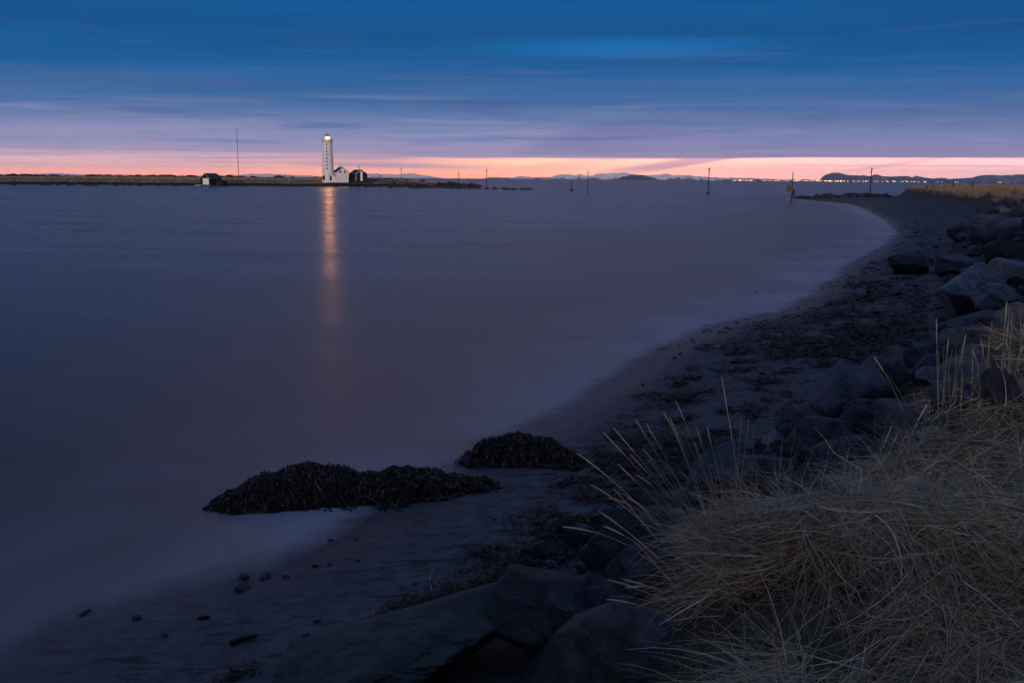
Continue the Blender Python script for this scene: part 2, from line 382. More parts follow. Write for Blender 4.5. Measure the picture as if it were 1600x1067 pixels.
p.inputs['IOR'].default_value = 1.333; p.inputs['Specular IOR Level'].default_value = .5
mw = g.node('ShaderNodeMapping'); g.l.new(P3, mw.inputs[0]); mw.inputs['Scale'].default_value = (1.1, 4.2, 1)
wv = g.m('ADD', g.noise(mw.outputs[0], 1.2, 3, .6), g.m('MULTIPLY', nl, .8))
b = g.node('ShaderNodeBump'); g.put(b.inputs['Strength'], g.ss(dist_, 4000, 30)); b.inputs['Distance'].default_value = .004
g.put(b.inputs['Height'], wv); g.l.new(b.outputs[0], p.inputs['Normal'])
tr = g.node('ShaderNodeBsdfTransparent'); mx = g.node('ShaderNodeMixShader')
ed = g.m('ADD', off, g.m('ADD', g.m('MULTIPLY', g.m('SUBTRACT', g.noise(P3, 1.3, 5, .65), .5), .7), g.m('MULTIPLY', g.m('SUBTRACT', g.noise(P3, .35, 3, .6), .5), .9)))
g.put(mx.inputs[0], g.ss(ed, -.25, .75)); g.l.new(tr.outputs[0], mx.inputs[1]); g.l.new(p.outputs[0], mx.inputs[2]); g.l.new(mx.outputs[0], o.inputs[0])

# grass blades: colour varies from blade to blade through a vertex value
def blade_mat(name, stops):
    mt, g, p, o = new_mat(name)
    a = g.node('ShaderNodeAttribute', attribute_name='tint')
    g.put(p.inputs['Base Color'], g.ramp(a.outputs['Fac'], stops)); p.inputs['Roughness'].default_value = .6; p.inputs['Specular IOR Level'].default_value = .3
    return mt
STRAW = blade_mat('dry_grass', [(0, (.15, .11, .06, 1)), (.35, (.40, .30, .17, 1)), (.65, (.58, .47, .30, 1)), (.93, (.72, .64, .49, 1)), (.96, (.14, .18, .07, 1)), (1, (.17, .22, .09, 1))])
WEED = blade_mat('seaweed', [(0, (.014, .010, .008, 1)), (.45, (.055, .030, .017, 1)), (.8, (.135, .072, .036, 1)), (.95, (.17, .09, .06, 1)), (1, (.30, .20, .15, 1))])
REDWEED = blade_mat('red_seaweed', [(0, (.02, .012, .011, 1)), (.5, (.065, .028, .024, 1)), (.85, (.13, .05, .045, 1)), (1, (.30, .15, .13, 1))])

# ------------------------------------------------------------------ ground and sea sheets
def polar(azs, rs):
    aa, rr = np.meshgrid(np.radians(azs), rs)
    X = rr*np.sin(aa); Y = rr*np.cos(aa); n, mm = len(rs), len(azs)
    i = np.arange(n-1)[:, None]*mm+np.arange(mm-1)[None]
    f = np.stack([i, i+mm, i+mm+1, i+1], -1).reshape(-1, 4)[:, ::-1]
    return X.ravel(), Y.ravel(), f
azs = np.concatenate([np.arange(-180, -44, 2.5), np.arange(-44, 50, .15), np.arange(50, 181, 2.5)])
azs[-1] = 180
X, Y, f = polar(azs, np.concatenate([np.geomspace(.9, 420, 520), [600, 900, 1500, 2500]]))
Z, dS, dT = height(X, Y)
me = np_mesh('ground', np.stack([X, Y, Z], 1), f, True); attr(me, 'shore', dS); attr(me, 'toe', dT); attr(me, 'near', 1-sstep(np.hypot(X, Y), 75, 110))
tag(link('ground', me, TERR), 'dark sand beach rising to a stony bank', kind='structure')
X, Y, f = polar(np.concatenate([np.arange(-100, -40, 2), np.arange(-40, 40, .35), np.arange(40, 101, 2)]), np.geomspace(2.2, 24000, 420))
dS = sdist(X, Y, SH) + 0.10*np.clip(np.hypot(X, Y)/12, .4, 6)*fbm(X*.5, Y*.5, 3, 3)
me = np_mesh('sea', np.stack([X, Y, X*0], 1), f, True); attr(me, 'shore', dS); attr(me, 'range', np.hypot(X, Y))
tag(link('sea', me, SEA), 'calm dusk sea blurred smooth', kind='structure')

# ------------------------------------------------------------------ island across the bay
ISLF = [(-1400,600),(-700,430)] + [tuple(atz(x, y, 0)[:2]) for x, y in [(-150,287),(0,288),(150,288.6),(300,290),(420,290.8),(520,291.2),(600,291.4),(650,292),(700,293.6),(745,293.4),(752,291.0)]]
ISLF += [(-14,520),(-22,575),(-60,620),(-120,660),(-300,690),(-700,720),(-1400,760)]
def island_h(x, y):
    d = sdist(x, y, ISLF)
    d = d + 3*fbm(x*.05, y*.05, 41, 3)
    spit = sstep(x, -75, -35)
    top = 3.0*(1-spit)+1.7*spit
    z = np.where(d < 0, np.maximum(-1, d*.1), .9*sstep(d, 0, 3)+(top-.9)*sstep(d, 2, 26))
    back = sstep(d, 20, 55)*sstep(y, 500, 560)*(1-spit)
    z = z + back*(1.0+1.0*fbm(x*.03, y*.03, 47, 3)) + sstep(d, 1, 8)*.5*fbm(x*.12, y*.12, 44, 4)
    return z, d
xs = np.concatenate([np.arange(-1400, -420, 14), np.arange(-420, 20, 1.6)]); ys = np.concatenate([np.arange(385, 480, 1.2), np.arange(480, 770, 4)])
xx, yy = np.meshgrid(xs, ys); zz, dd = island_h(xx.ravel(), yy.ravel())
i = np.arange(len(ys)-1)[:, None]*len(xs)+np.arange(len(xs)-1)[None]
f = np.stack([i, i+1, i+len(xs)+1, i+len(xs)], -1).reshape(-1, 4)
ISL, g, p, o = new_mat('island_turf')
P3 = g.node('ShaderNodeTexCoord').outputs['Object']; d_ = A('shore')
turf = g.mix(g.ss(g.noise(P3, .16, 6, .65), .35, .65), (.17, .125, .065, 1), (.34, .26, .15, 1))
turf = g.mix(g.m('MULTIPLY', g.ss(g.noise(P3, .45, 5, .7), .5, .66), .7), turf, (.07, .075, .03, 1))
stone = g.mix(g.ss(g.noise(P3, .7, 5, .7), .4, .6), (.018, .016, .016, 1), (.055, .05, .048, 1))
k = g.ss(g.m('ADD', d_, g.m('MULTIPLY', g.noise(P3, .2, 4, .6), 6)), 8.5, 11.0)
sy = g.node('ShaderNodeSeparateXYZ'); g.l.new(P3, sy.inputs[0])
k = g.m('MULTIPLY', k, g.m('MULTIPLY', g.ss(g.m('ADD', sy.outputs[1], g.m('MULTIPLY', g.noise(P3, .06, 3, .6), 60)), 560, 520), g.ss(sy.outputs[0], -45, -80)))
g.put(p.inputs['Base Color'], g.mix(k, stone, turf)); p.inputs['Roughness'].default_value = .95; p.inputs['Specular IOR Level'].default_value = .1
bump(g, p, g.noise(P3, .8, 6, .7), .8, .5)
me = np_mesh('island', np.stack([xx.ravel(), yy.ravel(), zz], 1), f, True); attr(me, 'shore', dd)
tag(link('island', me, ISL), 'low grassy island with a dark stony edge', kind='structure')

# ------------------------------------------------------------------ rocks
def ico(sub):
    bm = bmesh.new(); bmesh.ops.create_icosphere(bm, subdivisions=sub, radius=1.0)
    V = np.array([v.co[:] for v in bm.verts]); Fc = np.array([[v.index for v in f.verts] for f in bm.faces]); bm.free(); return V, Fc
ICO = {k: ico(k) for k in (3, 5, 6)}
def n3d(V, s, seed): return fbm(V[:, 0]*s+V[:, 2]*.7*s, V[:, 1]*s-V[:, 2]*.6*s, seed, 4)
def rock_mesh(seed, sub=5, cuts=13, rough=.12, flat=.62):
    r = np.random.default_rng(seed); V, Fc = ICO[sub]; V = V/np.linalg.norm(V, axis=1, keepdims=True)
    nrm = []
    while len(nrm) < cuts:                                   # well spread cutting planes
        c = r.normal(size=(12, 3)); c /= np.linalg.norm(c, axis=1, keepdims=True)
        nrm.append(c[0] if not nrm else min(c, key=lambda q_: max(float(q_@o_) for o_ in nrm)))
    big = sub >= 5; acc = np.zeros(len(V)); pw = 26 if big else 16
    for i, n in enumerate(nrm):
        d = r.uniform(flat, 1.0)
        w = d*(1+rough*.55*n3d(V, 1.9, (seed+i*3) % 60)+(rough*.35*n3d(V, 6.0, (seed+i*5) % 60) if big else 0))
        acc += (np.maximum(V@n, 1e-3)/w)**pw
    rad = acc**(-1/pw)
    if big:
        t = V@(lambda n: n/np.linalg.norm(n))(r.normal(size=3))
        rad = rad*(1+.030*n3d(V, 13, seed % 40)+.016*n3d(V, 31, seed % 40+4)-.05*sstep(n3d(V, 3.3, seed % 30+7), .10, .16)+.014*np.sign(np.sin(t*r.uniform(9, 15)+3*n3d(V, 2, 8)))*sstep(n3d(V, 1.4, 19), -.02, .08))
    V = V*rad[:, None]
    V -= (V.max(0)+V.min(0))/2; V /= (V.max(0)-V.min(0))/2
    return np_mesh('rock', V, Fc, True)
def rock(px, py, w, h, label, mat, seed, group=None, depth=.8, rz=0, tilt=0, cat='boulder', name='boulder', lift=.42, sub=6, flat=.62, cuts=13):
    """a boulder whose foot is seen at pixel (px, py), w by h pixels in the photograph"""
    P = hit(px, py); D = np.linalg.norm(P-CAM); k = D/F
    me = rock_mesh(seed, sub, cuts, flat=flat)
    o = link(name, me, mat); sx = w*k/2; H2 = h*k/2*1.06
    dr = ray(px, py-h/2); phi = math.asin(-dr[2]); sy = min(depth*sx, .8*H2/max(.05, math.sin(phi)))
    sz = math.sqrt(max((.45*H2)**2, H2*H2-(sy*math.sin(phi))**2))/math.cos(phi)
    c = CAM+dr*(D+.5*sy)
    o.scale = (sx, sy, sz); o.rotation_euler = (R(tilt*.3), R(tilt), R(rz)-math.atan2(dr[0], dr[1])*.7)
    o.location = (c[0], c[1], c[2]-sz*.06)
    return tag(o, label, cat, group)
GB = 'boulders of the sea wall bank'
rock(612,1090,400,152,'broad green brown pitted boulder at the bottom edge beside the red seaweed', ROCKM, 11, GB, .75, 6, -13)
rock(852,1000,215,112,'mossy flat topped boulder above the narrow gap near the bottom edge', ROCKM, 12, GB, .8, -8, 4, lift=.36)
rock(965,1085,210,165,'smooth blue grey slab boulder leaning right below the tall grass', ROCK, 13, GB, .7, 20, -20)
rock(972,898,140,100,'dark layered ledge boulder pointing down left at the edge of the sand', ROCKS, 14, GB, .5, 15, -26)
rock(922,1000,135,105,'dark broken boulder wedged in the gap between the mossy boulder and the blue slab', ROCK, 41, GB, .8, 8, -10)
rock(1010,930,130,80,'blue grey boulder under the drooping seed stalks left of the tussock', ROCK, 15, GB, .8, 0, -10)
rock(1130,780,115,95,'tan rounded boulder rising behind the tall grass stalks', ROCKL, 16, GB, .8, 0, 0)
rock(1195,775,110,72,'dark boulder tucked right of the tan rounded boulder', ROCK, 17, GB, .8, 10, 8)
rock(1292,728,95,78,'rounded speckled boulder at the sand edge among darker rocks', ROCK, 18, GB, .8, 0, 0)
rock(1345,700,80,66,'dark slab boulder leaning between the rounded and the pale boulder', ROCKS, 19, GB, .7, 0, -30)
rock(1405,700,84,76,'pale faceted boulder left of the green grass tuft', ROCKL, 20, GB, .8, 12, 4, flat=.55)
rock(1335,765,130,82,'knobbly dark boulder in front of the rounded speckled boulder', ROCKS, 21, GB, .8, 0, -14)
rock(1412,745,110,66,'smooth dark boulder below the pale faceted boulder', ROCK, 22, GB, .8, 0, 6)
rock(1262,792,120,60,'low wide boulder half hidden by the tussock top', ROCK, 23, GB, .8, 0, -6)
rock(1368,605,62,50,'dark lone boulder sitting out on the open sand', ROCK, 24, GB, .9, 0, -8)
rock(1446,588,64,46,'ridged dark boulder at the back edge of the sand', ROCKS, 25, GB, .8, 0, 10)
rock(1508,615,96,58,'pale flat slab boulder behind the upright grass', ROCKL, 26, GB, .7, 0, -8, flat=.5)
rock(1500,650,90,50,'blue grey boulder below the pale flat slab boulder', ROCK, 27, GB, .8, 0, 8)
rock(1562,662,60,84,'tall blue slab boulder leaning in the upright grass', ROCK, 28, GB, .7, 0, -20)
rock(1528,532,84,44,'low dark boulder below the overhanging block', ROCK, 29, GB, .8, 0, -4)
rock(1592,540,70,66,'blue grey boulder cut by the right edge above the upright grass', ROCKL, 30, GB, .8, 0, 6)
rock(1505,494,92,80,'large faceted boulder with a pale peak and dark right face', ROCKL, 31, GB, .8, 22, 0, flat=.5, cuts=9)
rock(1560,484,70,40,'pale rounded boulder right of the large faceted boulder', ROCKL, 32, GB, .8, 0, 5)
rock(1584,458,100,56,'wide pale boulder on top of the heap at the right edge', ROCKL, 33, GB, .8, 0, -8)
rock(1418,429,58,28,'brown low boulder alone on the sand further along the beach', ROCKD, 34, GB, .8, 0, 6)
rock(1498,427,66,28,'long dark boulder behind the large faceted boulder', ROCK, 35, GB, .8, 0, 0)
rock(1578,424,60,46,'blocky black boulder near the right edge of the heap', ROCKD, 36, GB, .9, 30, 0, flat=.5)
rock(1505,374,46,30,'round topped grey boulder at the far bend of the bank', ROCK, 37, GB, .8, 0, 0, sub=3)
rock(1545,378,54,42,'tall grey boulder right of the round topped one', ROCK, 38, GB, .8, 0, 12, sub=3)
rock(1583,372,40,30,'small pale boulder high on the far bank', ROCKL, 39, GB, .8, 0, 0, sub=3)
# the smaller boulders packed between them
protos = [rock_mesh(100+k, 5, 12, .12) for k in range(8)]
for k, me in enumerate(protos): me.materials.append([ROCK, ROCKS, ROCK, ROCKL, ROCK, ROCKD, ROCK, ROCKS][k])
def put_rock(x, y, s, flatz, name, label, cat, group, sink=.25, me=None):
    z = float(height(np.array([x]), np.array([y]))[0][0])
    o = bpy.data.objects.new(name, me or random.choice(protos)); COL.objects.link(o)
    o.location = (x, y, z+s*flatz*(1-sink*2)); o.rotation_euler = (random.uniform(-.5, .5), random.uniform(-.5, .5), random.uniform(0, 6.3))
    o.scale = (s, s*random.uniform(.7, .95), s*flatz); return tag(o, label, cat, group)
cnt = 0; tries = 0; placed = []
while cnt < 235 and tries < 30000:
    tries += 1
    d = 8.5*math.exp(random.random()*math.log(130/8.5)); a = R(random.uniform(-12, 30))
    x, y = d*math.sin(a), d*math.cos(a)
    dt = float(sdist(np.array([x]), np.array([y]), TO)[0])
    far = d > 45
    if not (.15 < dt < (3.5 if not far else 7)): continue
    s = random.choice((random.uniform(.12, .24), random.uniform(.2, .5)))*(1.0 if not far else 1.15)
    if any((x-a_)**2+(y-b_)**2 < (.62*(s+c_))**2 for a_, b_, c_ in placed): continue
    placed.append((x, y, s)); cnt += 1
    put_rock(x, y, s, random.uniform(.6, .85), 'boulder', 'smaller dark boulder wedged among the big boulders of the sea wall bank', 'boulder', 'small boulders wedged in the sea wall bank')
rub = 0; tries = 0
while rub < 150 and tries < 20000:
    tries += 1
    d = 8*math.exp(random.random()*math.log(80/8)); a = R(random.uniform(-2, 30)); x, y = d*math.sin(a), d*math.cos(a)
    dt = float(sdist(np.array([x]), np.array([y]), TO)[0])
    if not (-.7-.01*d < dt < 3.3+.03*d): continue
    rub += 1; put_rock(x, y, random.uniform(.06, .16)*(1+d/60), random.uniform(.55, .85), 'stone', 'small dark rubble stone lying at the foot of the sea wall boulders', 'stone', 'rubble stones around the sea wall boulders', .2)
# dark rocks running out at the far end of the beach
def groyne(n, x0, x1, ybase, spread, smin, smax, label, group, hfun, mat_mesh, name='rock', Yr=None):
    for k in range(n):
        px = x0+(x1-x0)*(k+random.random())/n
        P = atz(px, ybase(px)+random.uniform(-spread, spread), .2)
        s = random.uniform(smin, smax)
        o = bpy.data.objects.new(name, random.choice(mat_mesh)); COL.objects.link(o)
        o.location = (P[0], P[1], hfun(P[0], P[1])+s*.25); o.rotation_euler = (random.uniform(-.3, .3), random.uniform(-.3, .3), random.uniform(0, 6))
        o.scale = (s, s*.8, s*random.uniform(.5, .75)); tag(o, label, 'rock', group)
dk = []
for k in range(6):
    me = rock_mesh(300+k, 3, 10, .1); me.materials.append(ROCKD); dk.append(me)
H0 = lambda x, y: max(0.0, float(height(np.array([x]), np.array([y]))[0][0]))
groyne(12, 1238, 1300, lambda x: 309.5,  .8, .4, .9, 'low black rock trailing into the water beside the post with the yellow box', 'black rocks trailing off the beach end', H0, dk)
groyne(34, 1285, 1392, lambda x: 310-(x-1285)*.012, 1.6, .55, 1.25, 'black rock heaped at the far end of the beach below the tall wooden pole', 'black rocks heaped at the far beach end', H0, dk)
HI = lambda x, y: max(0.0, float(island_h(np.array([x]), np.array([y]))[0][0]))
groyne(85, 600, 750, lambda x: 291.8, 2.2, .5, 1.3, 'dark rock on the stony spit at the right end of the island', 'rocks on the island spit', HI, dk)
groyne(10, 700, 792, lambda x: 294.3+(x-700)*.012, .35, .5, 1.1, 'tiny dark rock awash just off the end of the island spit', 'rocks awash off the spit', HI, dk)
groyne(9, 790, 836, lambda x: 296.0, .3, .4, 1.0, 'small dark rock of the reef in open water left of the short thick post', 'reef rocks in open water', lambda x, y: 0.0, dk)
for k in range(70):
    px = random.uniform(-10, 500); Yb = random.uniform(545, 575); P = aty(px, 277, Yb); s = random.uniform(1.0, 2.4)
    o = bpy.data.objects.new('rock', random.choice(dk)); COL.objects.link(o)
    o.location = (P[0], P[1], HI(P[0], P[1])+s*.12); o.scale = (s*1.4, s, s*.5); o.rotation_euler[2] = random.uniform(0, 6)
    tag(o, 'dark rock on the stony ridge along the back of the island', 'rock', 'rocks on the back ridge of the island')
for k in range(60):
    px = random.uniform(0, 600); P = atz(px, 289.6+(px/600)*2.6-abs(px-300)*.0, .1); s = random.uniform(.5, 1.2)
    o = bpy.data.objects.new('rock', random.choice(dk)); COL.objects.link(o)
    o.location = (P[0], P[1]+2, HI(P[0], P[1]+2)+s*.1); o.scale = (s*1.5, s, s*.5); o.rotation_euler[2] = random.uniform(0, 6)
    tag(o, 'dark rock along the water line at the front of the island', 'rock', 'rocks along the front shore of the island')

# ------------------------------------------------------------------ stones and pebbles
peb = []
for k in range(5):
    me = rock_mesh(500+k, 3, 9, .10, .62); me.materials.append([ROCKD, ROCKD, ROCK, ROCKD, ROCK][k]); peb.append(me)
def stone(px, py, w, label, group, squash=.45, me=None):
    P = hit(px, py); s = w*np.linalg.norm(P-CAM)/F/2
    o = bpy.data.objects.new('stone', me or random.choice(peb)); COL.objects.link(o)
    o.location = (P[0], P[1], max(P[2], -.03)+s*squash*.25); o.scale = (s*random.uniform(.75, 1), s*random.uniform(.45, .75), s*squash*random.uniform(.7, 1.1)); o.rotation_euler = (random.uniform(-.2, .2), random.uniform(-.2, .2), random.uniform(0, 6))
    return tag(o, label, 'stone', group)
for px, py, w, lb in [(382,903,26,'rounded grey stone at the edge of the tidal pool'),(414,903,30,'flat grey stone right of the rounded stone at the pool edge'),(448,903,16,'black oval stone just clear of the pool edge'),
    (380,921,32,'long black stone on the sand below the pool'),(137,960,26,'dark flat stone at the waterline on the far left'),(318,967,18,'lone dark stone on the sand below the left shoreline'),
    (257,992,18,'dark stone half sunk in the sand at lower left'),(213,967,20,'dim stone half under the water edge on the left'),(497,1000-29,14,'brown stone with weed on the dark sand'),(493,745+140,14,'small dark stone on the wet sand right of the pool'),
    (515,883,16,'dark stone in the thin wash near the pool'),(560,877,10,'tiny dark stone on the sand below the weed heap'),(463,1010,24,'dark stone at the foot of the broad boulder'),(478,996,20,'brown stone just above the broad boulder'),(495,1000,14,'small dark stone between weed and the broad boulder'),
    (632,706,8,'dark stone in the shallows behind the long weed heap'),(690,714,10,'dark flat stone in the shallows left of the small weed heap'),(732,687,9,'dark stone above the small weed heap'),(725,705,9,'dark stone touching the small weed heap'),(615,729,8,'dark stone behind the saddle of the weed heap'),
    (172,905,12,'dim stone under water in the left shallows'),(8,903,14,'dim stone under water at the left edge'),(100,947,9,'tiny dark stone in the left shallows'),(340,755,12,'dim stone under water left of the long weed heap'),(285,788,14,'dim stone under water beyond the long weed heap'),
    (558,843,12,'dim stone in the pool below the weed heap'),(517,845,14,'second dim stone in the pool nearest the sand')]:
    stone(px, py, w, lb, None)
shp = np.array([(860,668),(960,603),(1040,552),(1130,508),(1230,488),(1290,455),(1340,412),(1390,382)])
for k in range(120):
    t = random.uniform(1.5, 7); i = int(min(6, t)); f_ = t-i; b = shp[i]*(1-f_)+shp[min(i+1, 7)]*f_
    px = b[0]+random.gauss(0, 38)-8; py = b[1]+random.gauss(-2, 16)*(1 if b[1] > 480 else .6)
    stone(px, py, random.uniform(3, 8)*(.7 if py < 440 else 1), 'small dark pebble along the curved waterline of the bay', 'pebbles along the waterline')
for k in range(110):
    px = random.uniform(480, 1420); py = random.uniform(500, 960); P = hit(px, py)
    d1 = float(sdist(P[:1], P[1:2], SH)[0]); d2 = float(sdist(P[:1], P[1:2], TO)[0])
    if d1 < .2 or d2 > 0: continue
    stone(px, py, random.uniform(3, 9), 'small dark pebble strewn on the open dark sand', 'pebbles strewn on the sand')
PALE = simple('shell_white', (.6, .58, .55), (.75, .73, .7), 20)
pm = rock_mesh(601, 3, 8, .1, .7); pm.materials.append(PALE)
stone(594, 983, 11, 'white shell fragment lying on the broad green brown boulder', None, .4, pm)
stone(1533, 491, 8, 'white pebble resting on the low dark boulder', None, .5, pm)

# ------------------------------------------------------------------ ribbons (grass blades, weed fronds)
def ribbons(P, Wd, tint, name, side=None):
    """P (n,k,3) centre lines, Wd (n,k) half widths -> mesh of flat tapered strips"""
    n, k, _ = P.shape
    T = np.gradient(P, axis=1)
    ref = rng.normal(size=(n, 1, 3)) if side is None else side
    B = np.cross(T, ref); B /= np.maximum(np.linalg.norm(B, axis=2, keepdims=True), 1e-9)
    V = np.stack([P-B*Wd[..., None], P+B*Wd[..., None]], 2).reshape(-1, 3)
    b = (np.arange(n)[:, None]*k+np.arange(k-1)[None])*2
    f = np.stack([b, b+1, b+3, b+2], -1).reshape(-1, 4)
    me = np_mesh(name, V, f, True); attr(me, 'tint', np.repeat(tint, k*2)); return me

# ------------------------------------------------------------------ weed heaps
def weed_heap(spine, name, label, nfr, seed):
    r = np.random.default_rng(seed)
    C = np.array([[*hit(px, py)[:2], rr, hh] for px, py, rr, hh in spine]); cx, cy = C[:, 0].mean(), C[:, 1].mean()
    def top(x, y):
        z = np.zeros_like(x)
        for a, b, rr, hh in C: z = np.maximum(z, 0)+0; z = np.log(np.exp(z*9)+np.exp(9*hh*np.clip(1-((x-a)**2+(y-b)**2)/(rr*rr), -.3, 1))-np.exp(9*hh*-.3)*0-1*0)/9 if False else np.maximum(z, hh*np.clip(1-((x-a)**2+(y-b)**2)/(rr*rr), 0, 1)**.7)
        z = z*.78
        return z + (z > .005)*np.minimum(z, .1)*(.9*fbm(x*3.2, y*3.2, seed, 4)+.5*fbm(x*11, y*11, seed+3, 3))
    root = empty(name, (cx, cy, float(height(np.array([cx]), np.array([cy]))[0][0])))
    tag(root, label, 'seaweed heap')
    x0, x1 = C[:, 0].min()-.9, C[:, 0].max()+.9; y0, y1 = C[:, 1].min()-.9, C[:, 1].max()+.9
    xs = np.arange(x0, x1, .03); ys = np.arange(y0, y1, .03); xx, yy = np.meshgrid(xs, ys)
    gz = height(xx.ravel(), yy.ravel())[0]; tz = top(xx.ravel(), yy.ravel())
    z = np.where(tz > .004, gz+tz, gz-.08); lz = root.location.z
    i = np.arange(len(ys)-1)[:, None]*len(xs)+np.arange(len(xs)-1)[None]
    f = np.stack([i, i+1, i+len(xs)+1, i+len(xs)], -1).reshape(-1, 4)
    f = f[(tz[f].max(1) > .002)]
    me = np_mesh('mound', np.stack([xx.ravel()-cx, yy.ravel()-cy, z-lz], 1), f, True); attr(me, 'tint', np.full(len(z), .1))
    link('mound', me, WEED, root)
    # fronds laid over it
    px = r.uniform(x0, x1, nfr*6); py = r.uniform(y0, y1, nfr*6); t = top(px, py)
    near = np.max([1.42-np.sqrt((px-a)**2+(py-b)**2)/rr for a, b, rr, hh in C], 0)
    ok = (t > .012) | ((near > 0) & (r.random(len(px)) < .55*near) & (fbm(px*2.5, py*2.5, seed+9, 3) > -.02)); edge = r.random(len(px)) < .9
    px, py = px[ok & edge][:nfr], py[ok & edge][:nfr]; n = len(px)
    a = r.uniform(0, 2*np.pi, n); L = np.where(r.random(n) < .15, r.uniform(.25, .45, n), r.uniform(.05, .2, n)); k = 5
    s = np.linspace(-.5, .5, k)[None]; bend = r.normal(0, .8, n)[:, None]
    ang = a[:, None]+bend*s
    X = px[:, None]+np.cos(ang)*L[:, None]*s; Y = py[:, None]+np.sin(ang)*L[:, None]*s
    Zt = height(X.ravel(), Y.ravel())[0].reshape(X.shape)+top(X.ravel(), Y.ravel()).reshape(X.shape)+r.uniform(.0, .05, n)[:, None]+r.normal(0, .024, X.shape)
    P = np.stack([X-cx, Y-cy, Zt-lz], -1); wd = r.uniform(.005, .018, n)[:, None]*np.array([.5, 1, 1, .9, .3])[None]
    side = np.stack([r.normal(0, .45, n), r.normal(0, .45, n), np.ones(n)], -1)[:, None, :]
    me = ribbons(P, wd, r.random(n)**1.3, 'fronds', side)
    o = link('fronds', me, WEED, root); o['kind'] = 'stuff'
    return root
weed_heap([(345,808,.30,.16),(380,800,.48,.34),(425,790,.62,.50),(470,782,.66,.58),(520,776,.58,.46),(570,774,.5,.34),(620,772,.52,.40),(665,768,.46,.32),(705,764,.36,.18),(745,762,.25,.08)],
          'seaweed_heap', 'long two humped heap of black seaweed at the water edge', 11000, 51)
weed_heap([(748,722,.28,.16),(775,718,.42,.36),(805,717,.48,.44),(840,718,.45,.34),(875,722,.34,.18)], 'seaweed_heap', 'smaller single humped heap of black seaweed further along the shore', 4500, 52)

LITTER = blade_mat('dried_seaweed', [(0, (.010, .007, .006, 1)), (.6, (.030, .019, .013, 1)), (.9, (.085, .045, .03, 1)), (1, (.22, .13, .10, 1))])
# ------------------------------------------------------------------ weed litter on the sand
def litter(patches, mat, name, label, seed):
    r = np.random.default_rng(seed); pts = []
    for px, py, sx, sy, slope, n in patches:
        n = int(n*2.5)
        gx = r.normal(0, .5, n); gy = r.normal(0, .5, n)
        ok = fbm(gx*2.5+px, gy*2.5, seed, 3) > -.06
        for a, b in zip(gx[ok], gy[ok]):
            X = px+a*sx; Y = py+b*sy+slope*a*sx; q_ = atz(X, Y, .45); pts.append((q_[0], q_[1]))
    pts = np.array(pts)
    d1 = sdist(pts[:, 0], pts[:, 1], SH); pts = pts[d1 > .05]; n = len(pts)
    a = r.uniform(0, 2*np.pi, n); L = r.uniform(.03, .13, n)*np.clip(np.hypot(pts[:, 0], pts[:, 1])/14, .7, 4); k = 4; s = np.linspace(-.5, .5, k)[None]
    ang = a[:, None]+r.normal(0, 1.0, n)[:, None]*s
    X = pts[:, :1]+np.cos(ang)*L[:, None]*s; Y = pts[:, 1:]+np.sin(ang)*L[:, None]*s
    Z = height(X.ravel(), Y.ravel())[0].reshape(X.shape)+r.uniform(.006, .055, n)[:, None]+np.abs(r.normal(0, .01, X.shape))
    wd = (L*r.uniform(.07, .16, n))[:, None]*np.array([.5, 1, 1, .3])[None]
    side = np.stack([r.normal(0, .4, n), r.normal(0, .4, n), np.ones(n)], -1)[:, None, :]
    me = ribbons(np.stack([X, Y, Z], -1), wd, r.random(n), name, side)
    tag(link(name, me, mat), label, 'seaweed', kind='stuff')
pt = [(1330,505,170,24,-.02,1500),(1370,540,190,40,.05,3000),(1440,560,120,20,0,700),(905,785,110,34,-.06,1500),(870,795,50,16,-.1,400),(840,850,120,30,-.28,1500),(780,868,120,40,-.3,1400),(570,958,34,20,-.5,320),(605,930,22,10,-.4,120),
      (765,832,44,18,0,220),(985,695,60,16,0,350),(1060,685,120,24,0,700),(960,705,60,12,0,250),(650,905,60,14,-.1,250),(497,978,20,14,-.4,70),(372,1003,40,10,-.25,110),(1440,352,60,16,0,160),(1425,372,80,12,.1,160),(1440,400,70,14,-.1,260),(1400,402,60,10,-.2,160),(1380,430,90,14,-.1,320),(1340,455,80,12,-.15,300),(1440,455,70,16,0,300),(1300,480,90,12,-.1,300),(1410,478,120,10,0,300),(1430,332,80,6,.05,120)]
for k in range(240):
    px = random.uniform(880, 1430); py = random.uniform(520, 760)
    if px < 960+(603-py)*1.2+40: continue
    pt.append((px, py, random.uniform(10, 46), random.uniform(3, 8), random.uniform(-.05, .05), random.randint(15, 70)))
litter(pt, LITTER, 'seaweed_litter', 'scattered dark seaweed lying on the sand', 61)
litter([(700,925,110,36,-.1,1800),(735,935,60,22,-.15,900),(760,905,60,20,-.3,500),(660,918,50,16,0,300),(1385,545,140,24,.05,500),(1385,640,90,10,0,160)], REDWEED, 'seaweed_litter', 'reddish seaweed pieces drifted against the boulders', 62)

# driftwood and kelp stems
WOOD = simple('bleached_wood', (.22, .2, .18), (.36, .33, .30), 18, stretch=(1, 1, 8))
def stick(pts, rad, label, name, mat, cat):
    Q = [hit(x, y) for x, y in pts]; c = Q[0]; mb = MB()
    n = len(Q); mb.tube([(q_-c)+np.array([0, 0, rad*.9+.012]) for q_ in Q], [rad*(1-.45*i/(n-1)) for i in range(n)], 8)
    o = mb.build(name, mat, None, True); o.location = c; tag(o, label, cat)
stick([(682,946),(679,938),(675,926),(672,914),(673,905),(677,897),(684,890)], .011, 'pale bent stick standing out of the reddish seaweed', 'driftwood_stick', WOOD, 'driftwood')
KELP = simple('kelp_stem', (.02, .016, .014), (.05, .04, .03), 20, .5)
stick([(228,834),(255,833),(285,839),(312,836),(330,829)], .018, 'thin dark kelp stem lying in the shallows beside the long heap', 'kelp', KELP, 'seaweed')
